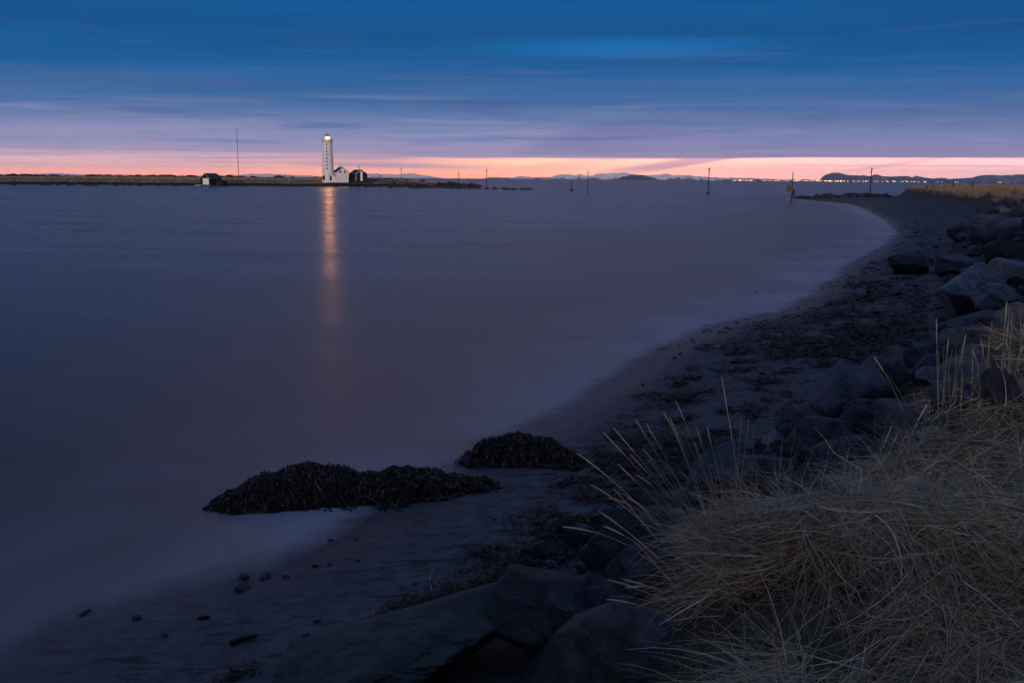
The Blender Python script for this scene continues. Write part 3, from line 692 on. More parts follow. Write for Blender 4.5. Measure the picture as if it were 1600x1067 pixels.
stick([(362,1010),(376,1003),(392,1000),(402,997)], .03, 'dark twisted kelp root on the sand at lower left', 'kelp', KELP, 'seaweed')

# ------------------------------------------------------------------ dune grass
gx0, gx1, gy0, gy1, gs = -4.0, 26.0, .2, 40.0, .06
nx, ny = int((gx1-gx0)/gs), int((gy1-gy0)/gs)
_xx, _yy = np.meshgrid(gx0+np.arange(nx)*gs, gy0+np.arange(ny)*gs)
_h, _ds, _dt = height(_xx.ravel(), _yy.ravel()); HG = _h.reshape(ny, nx); DTG = _dt.reshape(ny, nx)
GRX = np.gradient(HG, gs, axis=1); GRY = np.gradient(HG, gs, axis=0)
def samp(Gd, x, y):
    i = np.clip((x-gx0)/gs, 0, nx-1.001); j = np.clip((y-gy0)/gs, 0, ny-1.001); i0 = i.astype(int); j0 = j.astype(int); fx, fy = i-i0, j-j0
    return (Gd[j0, i0]*(1-fx)+Gd[j0, i0+1]*fx)*(1-fy)+(Gd[j0+1, i0]*(1-fx)+Gd[j0+1, i0+1]*fx)*fy
def grass(n, rmin, rmax, azr, Lr, width, upr, edge, name, label, k=7, lay=.16, seed=0, droop=1.0, thin=-.13):
    r = np.random.default_rng(seed)
    d = rmin*np.exp(r.random(n*3)*np.log(rmax/rmin)); a = np.radians(r.uniform(azr[0], azr[1], n*3))
    x, y = d*np.sin(a), d*np.cos(a)
    dt = samp(DTG, x, y)+.5*fbm(x*1.7, y*1.7, 77, 3)
    dt = dt+0; ok = (dt > edge) & (x > .64+.14*fbm(x*3, y*3, 12, 2)+.10*(y-2.5)*(y < 3.6)) & (fbm(x*2.6, y*2.6, 33, 3) > thin); x, y = x[ok][:n], y[ok][:n]; n = len(x)
    gxv, gyv = samp(GRX, x, y), samp(GRY, x, y)
    ang = 5.5*fbm(x*1.6, y*1.6, 81, 3)*2+2.9
    fx = -1.9*gxv+.55*np.cos(ang)+r.normal(0, .6, n); fy = -1.9*gyv+.55*np.sin(ang)-.15+r.normal(0, .6, n)
    ci = np.floor(x/.20+1.6*fbm(x*2.4, y*2.4, 51, 3)).astype(np.int64); cj = np.floor(y/.24+1.6*fbm(x*2.4, y*2.4, 57, 3)).astype(np.int64)
    hc = _perm[(_perm[ci & 4095]+cj) & 4095]/4095.0; hd = _perm[(_perm[(ci+77) & 4095]+cj+33) & 4095]/4095.0      # each clump leans its own way
    ro = (hc-.5)*2.2; fx, fy = fx*np.cos(ro)-fy*np.sin(ro), fx*np.sin(ro)+fy*np.cos(ro)
    L_ = np.hypot(fx, fy); fx /= L_; fy /= L_
    L = r.uniform(*Lr, n)*(.55+.45*sstep(dt[ok][:n], edge, edge+.5)); th = r.uniform(*upr, n)+(hd-.4)*.5         # start angle above the ground
    s = np.linspace(0, 1, k)[None]
    tht = th[:, None]-droop*(1.15+r.normal(0, .3, n)[:, None])*s
    seg = L[:, None]/(k-1)
    cur = r.normal(0, .38, n)[:, None]*s+(r.random(n) < .16)[:, None]*r.normal(0, .9, n)[:, None]*(s > r.uniform(.25, .7, n)[:, None])
    hx = np.cumsum(np.cos(tht)*seg, 1)-np.cos(tht[:, :1])*seg; hz = np.cumsum(np.sin(tht)*seg, 1)-np.sin(tht[:, :1])*seg
    X = x[:, None]+hx*(fx[:, None]*np.cos(cur)-fy[:, None]*np.sin(cur)); Y = y[:, None]+hx*(fx[:, None]*np.sin(cur)+fy[:, None]*np.cos(cur))
    h0 = samp(HG, x, y)[:, None]+r.uniform(-.02, lay, n)[:, None]*.6
    Z = np.maximum(h0+hz, samp(HG, X, Y)+r.uniform(.0, lay, n)[:, None])
    w = (width*np.where(r.random(n) < .12, 2.0, 1.0)*r.uniform(.5, 1.25, n)*np.clip(np.hypot(x, y)/4, .8, 4))[:, None]*np.linspace(1, .15, k)[None]
    t = np.clip(r.beta(2, 2, n)*.93+.55*fbm(x*2.2, y*2.2, 91, 3)+(hd-.5)*.42, 0, .94); t[r.random(n) < .03] = .98
    me = ribbons(np.stack([X, Y, Z], -1), w, t, name)
    tag(link(name, me, STRAW), label, 'grass', kind='stuff')
grass(52000, 1.7, 9, (8, 42), (.22, .55), .0019, (-.3, .55), 3.75, 'dune_grass', 'matted dry yellow grass covering the bank top', seed=5)
grass(9500, 1.9, 11, (8, 42), (.2, .45), .0017, (.5, 1.45), 3.8, 'dune_grass', 'loose upright dry grass blades above the matted grass', seed=6, droop=.7, lay=.1)
grass(16000, 9, 40, (8, 36), (.3, .7), .0022, (.5, 1.4), 3.7, 'dune_grass', 'dry grass further along the bank top', seed=8, k=5)
# far dune
def far_grass(n, seed):
    r = np.random.default_rng(seed); d = 40*np.exp(r.random(n*4)*np.log(260/40)); a = np.radians(r.uniform(14, 34, n*4)); x, y = d*np.sin(a), d*np.cos(a)
    h, ds, dt = height(x, y); ok = (dt+3*fbm(x*.15, y*.15, 5, 3)) > np.where(d > 120, 2.2, 4.6); x, y, h = x[ok][:n], y[ok][:n], h[ok][:n]; n = len(x); d = np.hypot(x, y)
    L = r.uniform(.3, .75, n); s = np.linspace(0, 1, 4)[None]; a = r.uniform(0, 6.28, n); lean = r.uniform(.2, .8, n)
    X = x[:, None]+np.cos(a)[:, None]*(lean*L)[:, None]*s**1.5; Y = y[:, None]+np.sin(a)[:, None]*(lean*L)[:, None]*s**1.5; Z = h[:, None]-.02+(L*(1-.3*lean))[:, None]*s
    w = (.0001*d*r.uniform(.7, 1.4, n)+.006)[:, None]*np.array([1, .9, .6, .15])[None]
    me = ribbons(np.stack([X, Y, Z], -1), w, r.beta(2, 2, n)*.42, 'dune_grass'); tag(link('dune_grass', me, STRAW), 'dry grass on the low dune at the far end of the beach', 'grass', kind='stuff')
far_grass(36000, 9)
def island_grass(n, seed):
    r = np.random.default_rng(seed); x = r.uniform(-420, -40, n*3); y = r.uniform(425, 560, n*3); z, d = island_h(x, y)
    ok = (d > 6) & (d < 90); x, y, z = x[ok][:n], y[ok][:n], z[ok][:n]; n = len(x)
    L = r.uniform(.3, .8, n); s = np.linspace(0, 1, 3)[None]; a = r.uniform(0, 6.28, n)
    X = x[:, None]+np.cos(a)[:, None]*(.5*L)[:, None]*s; Y = y[:, None]+np.sin(a)[:, None]*(.5*L)[:, None]*s; Z = z[:, None]-.05+L[:, None]*s
    w = r.uniform(.05, .12, n)[:, None]*np.array([1, .7, .15])[None]
    me = ribbons(np.stack([X, Y, Z], -1), w, r.beta(2, 2, n)*.5, 'island_grass'); tag(link('island_grass', me, STRAW), 'rough dry grass on the island', 'grass', kind='stuff')
island_grass(26000, 10)

# tall seed stalks in tufts
STALK = blade_mat('seed_stalk', [(0, (.42, .31, .17, 1)), (.6, (.58, .47, .30, 1)), (1, (.68, .58, .43, 1))])
def stalk(root, base, tip, bow, head, rad=.0021):
    b = np.array(base)-np.array(root.location); t = np.array(tip)-np.array(root.location); L = np.linalg.norm(t-b)
    n = 12; pts = []
    for i in range(n+1):
        s = i/n; p_ = b*(1-s)+t*s; p_ = p_+np.array([0, 0, bow*L*4*s*(1-s)]); pts.append(p_)
    cut = 1-head/L if head else 1.0; cut = min(max(cut, .45), 1)
    ks = max(3, int(cut*n)); mb = MB(); mb.tube(pts[:ks+1], [rad*(1-.35*i/n) for i in range(ks+1)], 4)
    o = mb.build('stalk', STALK, root); attr(o.data, 'tint', np.full(len(o.data.vertices), random.random()))
    if head:
        hp = pts[ks:]; mh = MB(); m_ = len(hp)
        mh.tube(hp, [.0012+.0026*math.sin(math.pi*min(1, (i+.4)/m_)) for i in range(m_)], 5)
        for i in range(46):
            s = random.random(); j = min(int(s*(m_-1)), m_-2); f_ = s*(m_-1)-j; c = hp[j]*(1-f_)+hp[j+1]*f_; d = hp[j+1]-hp[j]; d = d/np.linalg.norm(d)
            out = np.random.default_rng(i*7+int(s*1e6)).normal(size=3); out -= d*np.dot(out, d); out /= np.linalg.norm(out)
            e_ = c+d*.013+out*random.uniform(.003, .0065); sd_ = np.cross(d, out)*.0011
            mh.add([c-sd_, c+sd_, e_], [(0, 1, 2)])
        h = mh.build('seed_head', STALK, o); attr(h.data, 'tint', np.full(len(h.data.vertices), random.uniform(.3, 1)))
def tuft(name, label, lst, loc_px, zoff=.1):
    P = hit(*loc_px); root = empty(name, P); tag(root, label, 'grass tuft', 'seed stalk tufts on the bank')
    for bx, by, tx_, ty_, bow, head in lst:
        B = hit(bx, by); D = B[1]+random.uniform(-.05, .05); B = B-np.array([0, 0, .05])
        T = aty(tx_, ty_, D+random.uniform(-.12, .22)); stalk(root, B, T, bow, head)
        for rep_ in range(random.choice((1, 1, 2, 2))):
            j = np.array([random.uniform(-.04, .04), random.uniform(-.05, .05), 0]); T2 = B+(T-B)*random.uniform(.45, .95)+np.array([random.uniform(-.05, .05), random.uniform(-.08, .08), random.uniform(-.03, .03)])
            stalk(root, B+j, T2, bow*1.5+random.uniform(0, .04), head*.8 if random.random() < .35 else 0, .0013)
    return root
tuft('grass_tuft', 'tall pale seed stalks fanning out to the left from the near tussock', [
    (1085,830,942,675,.03,.13),(1092,822,958,668,.02,.13),(1098,820,992,654,.02,.11),(1108,815,1037,645,.09,.09),(1116,812,1046,652,.02,.12),(1128,806,1057,628,.03,.12),
    (1132,806,1088,666,.01,.1),(1168,806,1128,590,-.01,.14),(1085,868,902,708,.05,.13),(1070,872,923,757,.07,.11),(1066,880,958,762,.03,.0),(1072,895,938,800,.04,.1),(1060,888,880,823,.09,.12),
    (1086,835,965,725,.02,.1),(1174,800,1177,670,0,0),(1148,805,1158,655,0,0),(1212,802,1223,680,0,0),(1216,800,1243,673,.01,0),(1220,802,1250,685,0,0),(1232,800,1270,702,.02,0),(1270,806,1297,695,0,0),
    (1128,800,1130,723,0,.07),(1126,802,1085,690,.02,.1),(1095,830,1015,717,.02,0),(1110,818,1085,735,0,0),(1140,806,1105,668,.02,.09),(1150,806,1170,655,.0,0),(1090,842,972,771,.04,.1),(1100,816,1010,662,.02,.11)], (1120,830))
tuft('grass_tuft', 'drooping seed stalks hanging over the blue slab below the tussock', [
    (1075,905,1026,857,.03,.0),(1082,925,975,905,.03,.09),(1085,945,952,906,.05,.1),(1085,960,948,936,.06,.1),(1100,985,1003,1056,.05,.13),(1105,1000,1010,1064,.05,.12),(1080,935,990,845,.04,0),(1090,970,985,990,.09,0)], (1090,950))
tuft('grass_tuft', 'thin seed stalks leaning right between the dark boulders and the green tuft', [
    (1340,785,1393,667,.02,.08),(1345,788,1402,680,.02,.07),(1352,785,1420,672,.0,0),(1368,782,1448,632,.03,.09),(1445,720,1366,558,.08,.12),(1300,800,1330,735,.0,0),(1360,790,1440,690,.03,0),(1440,720,1427,610,.02,0)], (1360,790))
tuft('grass_tuft', 'upright bristling seed stalks at the right edge above the matted grass', [
    (1468,680,1463,498,.0,.1),(1468,680,1482,528,.01,.08),(1475,675,1509,524,.02,.09),(1490,668,1494,540,.0,0),(1518,655,1520,547,.02,0),(1530,650,1550,503,.01,0),(1548,645,1545,524,0,0),(1560,640,1573,472,.01,.09),
    (1572,635,1582,488,0,0),(1580,630,1596,520,.02,0),(1590,628,1572,530,.02,.07),(1555,645,1532,530,.03,.07),(1500,668,1505,580,0,0),(1535,690,1529,583,0,0),(1455,690,1452,625,0,0),(1470,690,1437,608,.03,0),(1585,628,1600,505,.02,0),(1575,640,1556,560,.02,0),(1488,672,1470,600,.01,0),(1510,662,1530,570,.02,0)], (1520,660))

# ------------------------------------------------------------------ lighthouse
WHITE = simple('white_render', (.66, .65, .63), (.80, .79, .77), .5, .85, .15, .05)
STONEW = simple('parapet_stone', (.46, .44, .42), (.62, .60, .57), .9, .9, .2, .05)
DARKG = simple('window_dark', (.008, .008, .009), (.014, .014, .015), 3, .6, 0, spec=.1)
BLACK = simple('tarred_timber', (.010, .010, .012), (.022, .021, .022), 2, .8, .2, .03, stretch=(6, 6, .6))
ROOFD = simple('dark_roof', (.018, .022, .026), (.04, .045, .05), 1.2, .55, .2, .03)
TRIM = simple('white_paint', (.74, .73, .72), (.82, .81, .8), 2, .6, 0)
METAL = simple('dark_metal', (.05, .045, .04), (.09, .08, .07), 3, .5, 0, metal=.3)
def emit(name, col, s):
    mt = bpy.data.materials.new(name); mt.use_nodes = True; g = G(mt.node_tree); g.n.clear()
    e_ = g.node('ShaderNodeEmission'); e_.inputs[0].default_value = (*col, 1); e_.inputs[1].default_value = s
    o_ = g.node('ShaderNodeOutputMaterial'); g.l.new(e_.outputs[0], o_.inputs[0]); return mt
BULB = emit('lamp_flame', (1, .40, .13), 20000.0)
LENS = emit('lit_lens', (1, .50, .15), 1.5)
PANE, g, p, o = new_mat('lantern_glass')
tr = g.node('ShaderNodeBsdfTransparent'); mx = g.node('ShaderNodeMixShader'); mx.inputs[0].default_value = .06; p.inputs['Roughness'].default_value = .05
g.l.new(tr.outputs[0], mx.inputs[1]); g.l.new(p.outputs[0], mx.inputs[2]); g.l.new(mx.outputs[0], o.inputs[0])
LY = 474.0
LB = aty(513, 281.0, LY); u1 = LY/1444.0          # metres per pixel there
lh = empty('lighthouse', LB); tag(lh, 'tall white round lighthouse with a glowing lantern on the island', 'lighthouse')
Ht = 56.5*u1; rb, rt = 9.1*u1, 7.2*u1
t_ = MB().lathe([(rb*1.06, -1.5), (rb*1.06, .4), (rb, .7)]+[(rb+(rt-rb)*s, .7+(Ht-.7)*s) for s in (.25, .5, .75, 1)], 48).build('tower', WHITE, lh, False)
MB().lathe([(rt, Ht), (rt*1.04, Ht+.1), (rt*1.12, Ht+.5), (rt*1.12, Ht+.62), (rt*.9, Ht+.62)], 48).build('corbel', STONEW, lh)
pp = MB(); pp.lathe([(rt*1.10, Ht+.62), (rt*1.10, Ht+1.25), (rt*1.0, Ht+1.25), (rt*1.0, Ht+.63)], 48, cap=False)
for k in range(16):
    a = 2*math.pi*k/16; ca, sa = math.cos(a), math.sin(a); w = .24
    pts = [(rt*1.0*ca-w*-sa, rt*1.0*sa-w*ca), (rt*1.10*ca-w*-sa, rt*1.10*sa-w*ca), (rt*1.10*ca+w*-sa, rt*1.10*sa+w*ca), (rt*1.0*ca+w*-sa, rt*1.0*sa+w*ca)]
    pp.prism(pts, 'z', Ht+1.251, Ht+1.62)
pp.build('parapet', STONEW, lh)
for k in range(8):
    zc = Ht-(.7+k*(41.0*u1/8.0)*1.03)-.2; r_ = rb+(rt-rb)*((zc-.7)/(Ht-.7)); a = -math.pi/2+.04
    c = (r_*math.cos(a), r_*math.sin(a)); mb = MB(); mb.box(c[0]-.33, c[0]+.33, c[1]-.06, c[1]+.3, zc-.42, zc+.42)
    mb.build('window', DARKG, lh)
MB().box(-2.3, -1.2, -rb*.985-.1, -rb*.5, -.2, 2.0).build('door', DARKG, lh)
z0 = Ht+.7
MB().lathe([(1.55, z0), (1.55, z0+.75), (1.45, z0+.78)], 24).build('lantern_base', STONEW, lh)
lf = MB()
for k in range(8):
    a = 2*math.pi*(k+.5)/8; lf.box(1.42*math.cos(a)-.04, 1.42*math.cos(a)+.04, 1.42*math.sin(a)-.04, 1.42*math.sin(a)+.04, z0+.78, z0+2.6)
lf.lathe([(1.48, z0+2.6), (1.48, z0+2.75), (1.2, z0+2.76)], 24)
lf.build('lantern_frame', METAL, lh)
MB().lathe([(1.36, z0+.79), (1.36, z0+2.59)], 24, cap=False).build('lantern_glass', PANE, lh)
ln = MB()
for k in range(6):
    zc = z0+.85+k*.31; rr = (1.05, 1.2, 1.3, 1.3, 1.2, 1.0)[k]; ln.lathe([(rr-.03, zc), (rr, zc+.1), (rr-.03, zc+.22)], 20, cap=False)
ln.build('lens', LENS, lh)
MB().lathe([(.02, z0+1.4), (.12, z0+1.5), (.16, z0+1.62), (.12, z0+1.75), (.02, z0+1.85)], 12).build('lamp', BULB, lh)
dm = MB(); dm.lathe([(1.5, z0+2.80), (1.2, z0+2.98), (.75, z0+3.2), (.32, z0+3.4), (.16, z0+3.5)], 24).lathe([(.16, z0+3.501), (.2, z0+3.7), (.05, z0+3.8), (.03, z0+5.0)], 8)
dm.build('dome', METAL, lh)
rl = MB()
for k in range(16):
    a = 2*math.pi*(k+.5)/16; rl.tube([(rt*1.05*math.cos(a), rt*1.05*math.sin(a), Ht+1.2), (rt*1.05*math.cos(a), rt*1.05*math.sin(a), Ht+2.3)], .035, 4)
rl.lathe([(rt*1.04, Ht+2.2), (rt*1.06, Ht+2.25), (rt*1.04, Ht+2.3)], 32, cap=False); rl.build('railing', METAL, lh)

# ------------------------------------------------------------------ houses on the island
def house(name, label, cat, P, rz, w, L, eave, ridge, wallm, roofm, oh=.25, th=.16, rname='roof'):
    """gable faces -y in its own frame; w across, L deep"""
    root = empty(name, P, rz); tag(root, label, cat)
    MB().prism([(-w/2, -1.0), (w/2, -1.0), (w/2, eave), (0, ridge), (-w/2, eave)], 'y', 0, L).build('wall', wallm, root)
    k = (ridge-eave)/(w/2); ex = w/2+oh; ez = eave-k*oh
    MB().prism([(-ex, ez+.003), (0, ridge+.003), (ex, ez+.003), (ex, ez+th), (0, ridge+th+.06), (-ex, ez+th)], 'y', -oh, L+oh).build(rname, roofm, root)
    return root
def window(root, x, z, w, h, glass, frame=TRIM, y=0):
    f_ = MB().box(x-w/2-.12, x+w/2+.12, y-.05, y+.02, z-h/2-.12, z+h/2+.12).build('window', frame, root)
    MB().box(x-w/2, x-.03, y-.07, y-.051, z-h/2, z+h/2).box(x+.03, x+w/2, y-.07, y-.051, z-h/2, z+h/2).build('pane', glass, f_)
def side_window(root, x, yc, z, w, h, glass):
    s = -1 if x < 0 else 1
    f_ = MB().box(min(x, x+s*.05), max(x, x+s*.05), yc-w/2-.1, yc+w/2+.1, z-h/2-.1, z+h/2+.1).build('window', TRIM, root)
    MB().box(min(x+s*.051, x+s*.07), max(x+s*.051, x+s*.07), yc-w/2, yc+w/2, z-h/2, z+h/2).build('pane', glass, f_)
BLIND = simple('pale_blind', (.62, .6, .58), (.7, .68, .66), 2, .7, 0)
HY = 470.0
P = aty(535.5, 282.3, HY)
kh = house('house', 'white two storey house with a dark gable roof beside the lighthouse', 'house', P, R(25), 6.1, 7.5, 4.3, 6.5, WHITE, ROOFD, .35)
for x_, z_, gl in ((-1.2, 4.35, DARKG), (1.2, 4.35, DARKG), (-1.3, 1.9, BLIND), (1.3, 1.9, BLIND)): window(kh, x_, z_, 1.0, 1.25 if z_ < 3 else 1.15, gl)
side_window(kh, -3.05, 2.2, 2.0, .9, 1.2, DARKG); side_window(kh, -3.05, 5.2, 2.0, .9, 1.2, DARKG)
MB().box(-.4, .4, 4.2, 5.0, 6.0, 7.9).build('chimney', STONEW, kh)
MB().box(-6.3, -3.055, 2.5, 6.5, -1, 2.6).build('annex', WHITE, kh)
MB().box(-6.6, -3.06, 2.2, 6.8, 2.604, 2.8).build('annex_roof', ROOFD, kh)
MB().box(-6.0, -5.0, 2.44, 2.497, 0, 2.1).build('annex_door', DARKG, kh)
P = aty(565.0, 281.8, 472.0)
bn = house('barn', 'black timber barn with white corner trim and a white door strip right of the house', 'barn', P, R(34), 6.5, 8.5, 3.1, 5.1, BLACK, ROOFD, .25)
MB().box(-3.22, -2.98, -.06, .2, -.5, 3.1).build('corner_trim', TRIM, bn)
MB().box(-.72, .62, -.09, -.003, -.4, 4.35).build('door', TRIM, bn)
MB().prism([(-3.4, 2.87), (0, 5.1), (3.4, 2.87), (3.4, 3.12), (0, 5.36), (-3.4, 3.12)], 'y', -.32, -.253).build('barge_board', TRIM, bn)
side_window(bn, -3.15, 5.6, 1.6, 1.1, 1.2, BLIND)
MB().tube([(-.55, 1.2, 4.6), (-.55, 1.2, 7.7)], .09, 6).build('flue', METAL, bn)
P = aty(321.0, 288.2, 430.0)
CONC = simple('concrete', (.2, .19, .18), (.3, .29, .28), 1, .9, .2, .04)
bh = house('boathouse', 'black boathouse with a white door down at the island water edge', 'boathouse', P, R(-21), 5.6, 8.0, 2.6, 4.9, BLACK, ROOFD, .3)
MB().box(-1.35, 2.05, -.08, -.003, -.3, 2.75).build('door', TRIM, bh)
MB().prism([(-3.0, 2.34), (0, 4.9), (3.0, 2.34), (3.0, 2.52), (0, 5.08), (-3.0, 2.52)], 'y', -.36, -.303).build('barge_board', simple('grey_trim', (.3, .3, .3), (.4, .4, .4), 2, .7, 0), bh)
MB().prism([(-3.2, -.9), (3.2, -.9), (3.2, -.15), (-3.2, -.05)], 'y', -3.2, -.1).build('slipway', CONC, bh)
MB().prism([(2.703, -1), (6.2, -1), (6.2, 1.6), (2.703, 2.2)], 'y', 4.0, 7.8).build('lean_to', BLACK, bh)

# radio mast with guys
P = aty(373.0, 277.5, 500.0)
mast = empty('radio_mast', P); tag(mast, 'thin tall radio mast held by guy wires behind the boathouse', 'mast')
mh = 73*500/1444.0
MB().tube([(0, 0, -1), (0, 0, mh*.6), (0, 0, mh)], [.17, .15, .10], 8).build('pole', METAL, mast)
for a, rr, hz in ((200, 13, .8), (20, 9, .8), (320, 11, .8), (200, 13, .5), (20, 9, .5), (320, 11, .5)):
    MB().tube([(0, 0, mh*hz), (rr*math.cos(R(a)), rr*math.sin(R(a)), -.8)], .016, 3).build('guy_wire', METAL, mast)

# ------------------------------------------------------------------ marker poles in the bay
TIMB = simple('old_timber', (.020, .017, .016), (.05, .042, .038), 3, .8, .3, .02, stretch=(4, 4, .5))
def pole(px, ptop, pbase, zb, rad, label, fit=(), name='marker_pole', Y=None):
    B = atz(px, pbase, zb) if Y is None else aty(px, pbase, Y)
    h = (pbase-ptop)*B[1]/1444.0
    root = empty(name, B); tag(root, label, 'pole')
    MB().tube([(0, 0, -1.2), (0, 0, h*.5), (0, 0, h)], [rad, rad*.95, rad*.8], 10).build('shaft', TIMB, root)
    for fx_ in fit:
        if fx_ == 'cap': MB().box(-rad*1.7, rad*1.7, -rad*1.7, rad*1.7, h+.003, h+.25).build('cap', METAL, root)
        if fx_ == 'arm': MB().box(-.1, .55, -.06, .06, h-.55, h-.43).box(-.3, -.08, -.06, .06, h-1.2, h-1.08).build('bracket', METAL, root)
        if fx_ == 'plate': MB().box(-.28, .28, -.16, -.1, h-.8, h-.1).build('plate', METAL, root)
        if fx_ == 'foot': MB().lathe([(rad*4.2, -.6), (rad*3.6, .25), (rad*1.5, .55), (rad*1.1, .75)], 12).build('footing', ROCKD, root)
    return root, h
pole(594, 273, 279.5, 0, .14, 'tiny distant post on the island right of the black barn', Y=505)
pole(627, 263, 281, 0, .13, 'slim pole standing on the island spit right of the barn', ('plate',), Y=500)
pole(717, 269, 298, 0, .13, 'slender pole in the water off the stony spit', ('cap',))
pole(760.5, 265, 295, 0, .16, 'slender pole with a top plate past the end of the spit', ('plate',))
pole(893, 282, 298, 0, .22, 'short thick black post on a footing in mid bay', ('foot',))
pole(918, 268, 304, 0, .12, 'thin plain pole in the water right of the short thick post', ())
pole(1106.5, 263, 303, 0, .17, 'dark pole with a flared footing alone in the water mid right', ('foot', 'plate'))
yb, h = pole(1236.5, 269, 316, 0, .11, 'pole in the water carrying a yellow box near the beach end', ())
YEL = simple('faded_yellow', (.07, .058, .016), (.11, .09, .022), 4, .6, .1, .02)
MB().box(-.95, -.10, -.35, .15, h-4.2, h-2.75).build('yellow_box', YEL, yb)
MB().box(.0, .55, -.25, .2, h-4.9, h-3.7).build('float', TIMB, yb)
pole(1359, 262, 306, .9, .13, 'tall wooden pole with a bracket rising from the heaped black rocks', ('arm',))
pole(1489.5, 282, 297, 0, .16, 'dark post on the far grassy dune, the taller of the two', name='fence_post', Y=185)
pole(1518.5, 285.5, 297.5, 0, .15, 'dark post on the far grassy dune, the shorter one on the right', name='fence_post', Y=170)
P = aty(1453, 295.5, 180.0); bt = empty('bench', P); tag(bt, 'low dark bench silhouetted on the far grassy dune', 'bench')
MB().box(-.9, .9, -.2, .2, .48, .56).build('seat', TIMB, bt)
for s in (-.6, .6): MB().box(s-.05, s+.05, -.15, .15, -.5, .477).build('leg', TIMB, bt)

# ------------------------------------------------------------------ far mountains
def mountain(name, label, prof, Y, depth, mat, base_px=None, seed=0):
    xs_px = np.arange(prof[0][0], prof[-1][0]+.01, .5); ypx = np.interp(xs_px, [a for a, b in prof], [b for a, b in prof])
    X0 = np.array([aty(a, b, Y)[0] for a, b in zip(xs_px, ypx)]); H_ = np.array([aty(a, b, Y)[2] for a, b in zip(xs_px, ypx)])
    H_ = np.maximum(H_, 0)
    nv = 26; vv = np.linspace(0, 1, nv); V = []
    for j, t in enumerate(vv):
        sh = sstep(t, 0, .5) if t <= .5 else 1-sstep(t, .5, 1.0)
        hx = X0/(Y)*Y
        rel = fbm(X0/(Y*.004), np.full_like(X0, t*6), seed, 4)
        hh = H_*sh*(1+(.9*rel)*(1-abs(2*t-1))*abs(2*t-1)*3) - 2.0*(1-sh)
        V.append(np.stack([X0*(1+(t-.5)*depth/Y), np.full_like(X0, Y+(t-.5)*depth), hh], 1))
    V = np.concatenate(V); n = len(X0); i = np.arange(nv-1)[:, None]*n+np.arange(n-1)[None]
    f = np.stack([i, i+1, i+n+1, i+n], -1).reshape(-1, 4)
    tag(link(name, np_mesh(name, V, f, True), mat), label, 'mountain', kind='structure')
def mt_mat(name, rock_, snow, lo, hi, sc):
    mt, g, p, o = new_mat(name); P3 = g.node('ShaderNodeTexCoord').outputs['Object']; sx = g.node('ShaderNodeSeparateXYZ'); g.l.new(P3, sx.inputs[0])
    n = g.noise(P3, sc, 6, .68); k = g.ss(g.m('ADD', g.m('MULTIPLY', sx.outputs[2], hi), n), lo-.04, lo+.10)
    g.put(p.inputs['Base Color'], g.mix(k, rock_, snow)); p.inputs['Roughness'].default_value = .95; p.inputs['Specular IOR Level'].default_value = 0
    return mt
SNOWM = mt_mat('snowy_rock', (.16, .15, .16, 1), (.82, .82, .84, 1), .50, .0022, .006)
SNOWF = mt_mat('far_snow', (.5, .49, .5, 1), (.85, .84, .85, 1), .40, .001, .004)
BARE = mt_mat('bare_rock', (.10, .10, .125, 1), (.24, .235, .27, 1), .62, .0004, .004)
jag = lambda pts, amp, sd_: [(a+d, b+amp*(np.random.default_rng(sd_+i*7+int(d)).random()-.5)) for i, (a, b) in enumerate(pts) for d in (0,)]
def densify(pts, step, amp, seed):
    r = np.random.default_rng(seed); x = np.arange(pts[0][0], pts[-1][0]+.1, step); y = np.interp(x, [a for a, b in pts], [b for a, b in pts])
    base = np.interp(x, [pts[0][0], pts[-1][0]], [pts[0][1], pts[-1][1]])
    return list(zip(x, y+(fbm(x*.35, x*0+seed, seed, 4))*amp*np.clip((base-y)/2, .15, 1)))
mountain('mountain', 'faint pale snowy mountains low on the horizon at the left', densify([(-20,274),(40,272.5),(85,270.8),(120,272.4),(180,273),(260,275.2),(340,275),(390,272.3),(420,271.5),(450,273.6),(490,275),(520,277.5)], 3, 2.5, 1), 21000, 180, SNOWF, seed=1)
mountain('mountain', 'flat topped snowy mountain behind the island spit', densify([(548,278),(560,272.6),(575,271.2),(600,271.8),(622,273.6),(630,271.8),(645,271.4),(660,273.6),(675,276),(692,278.6)], 2.5, 2.2, 2), 20500, 190, SNOWF, seed=2)
mountain('mountain', 'jagged snow streaked range in the middle of the horizon', densify([(752,279.5),(765,277.5),(800,277.8),(812,275.2),(830,277.2),(862,276.2),(878,272.4),(884,271.8),(896,274.6),(906,272.2),(914,275.2),(926,274.6),(934,272),(948,271.2),(962,271),(978,270.2),(990,272.6),(1010,274.5),(1030,273.4),(1040,271.6),(1052,274),(1072,273.6),(1088,275.4),(1110,277),(1130,277.4),(1180,279),(1230,281),(1275,283.2)], 2, 2.6, 3), 19500, 210, SNOWM, seed=3)
mountain('mountain', 'dark bare headland in front of the snowy range', densify([(963,281),(972,276.5),(985,273.5),(1000,273.4),(1012,275.6),(1024,279.6),(1030,281.4)], 2, 1.6, 4), 15000, 260, BARE, seed=4)
mountain('mountain', 'long bare purple ridge at the right behind the town lights', densify([(1279,283.4),(1284,278),(1290,273),(1300,270.6),(1312,270.4),(1318,272),(1330,274),(1350,274.4),(1362,275),(1366,272.6),(1372,272.8),(1380,276),(1398,275.6),(1415,274.8),(1424,277.2),(1432,274.8),(1445,277.8),(1458,279),(1470,277.8),(1484,280),(1500,278.6),(1512,278.4),(1520,277.6),(1532,274.6),(1550,273.2),(1562,274.4),(1580,273.6),(1600,272.4),(1640,272),(1720,277),(1800,285)], 2, 1.8, 5), 23000, 600, BARE, seed=5)

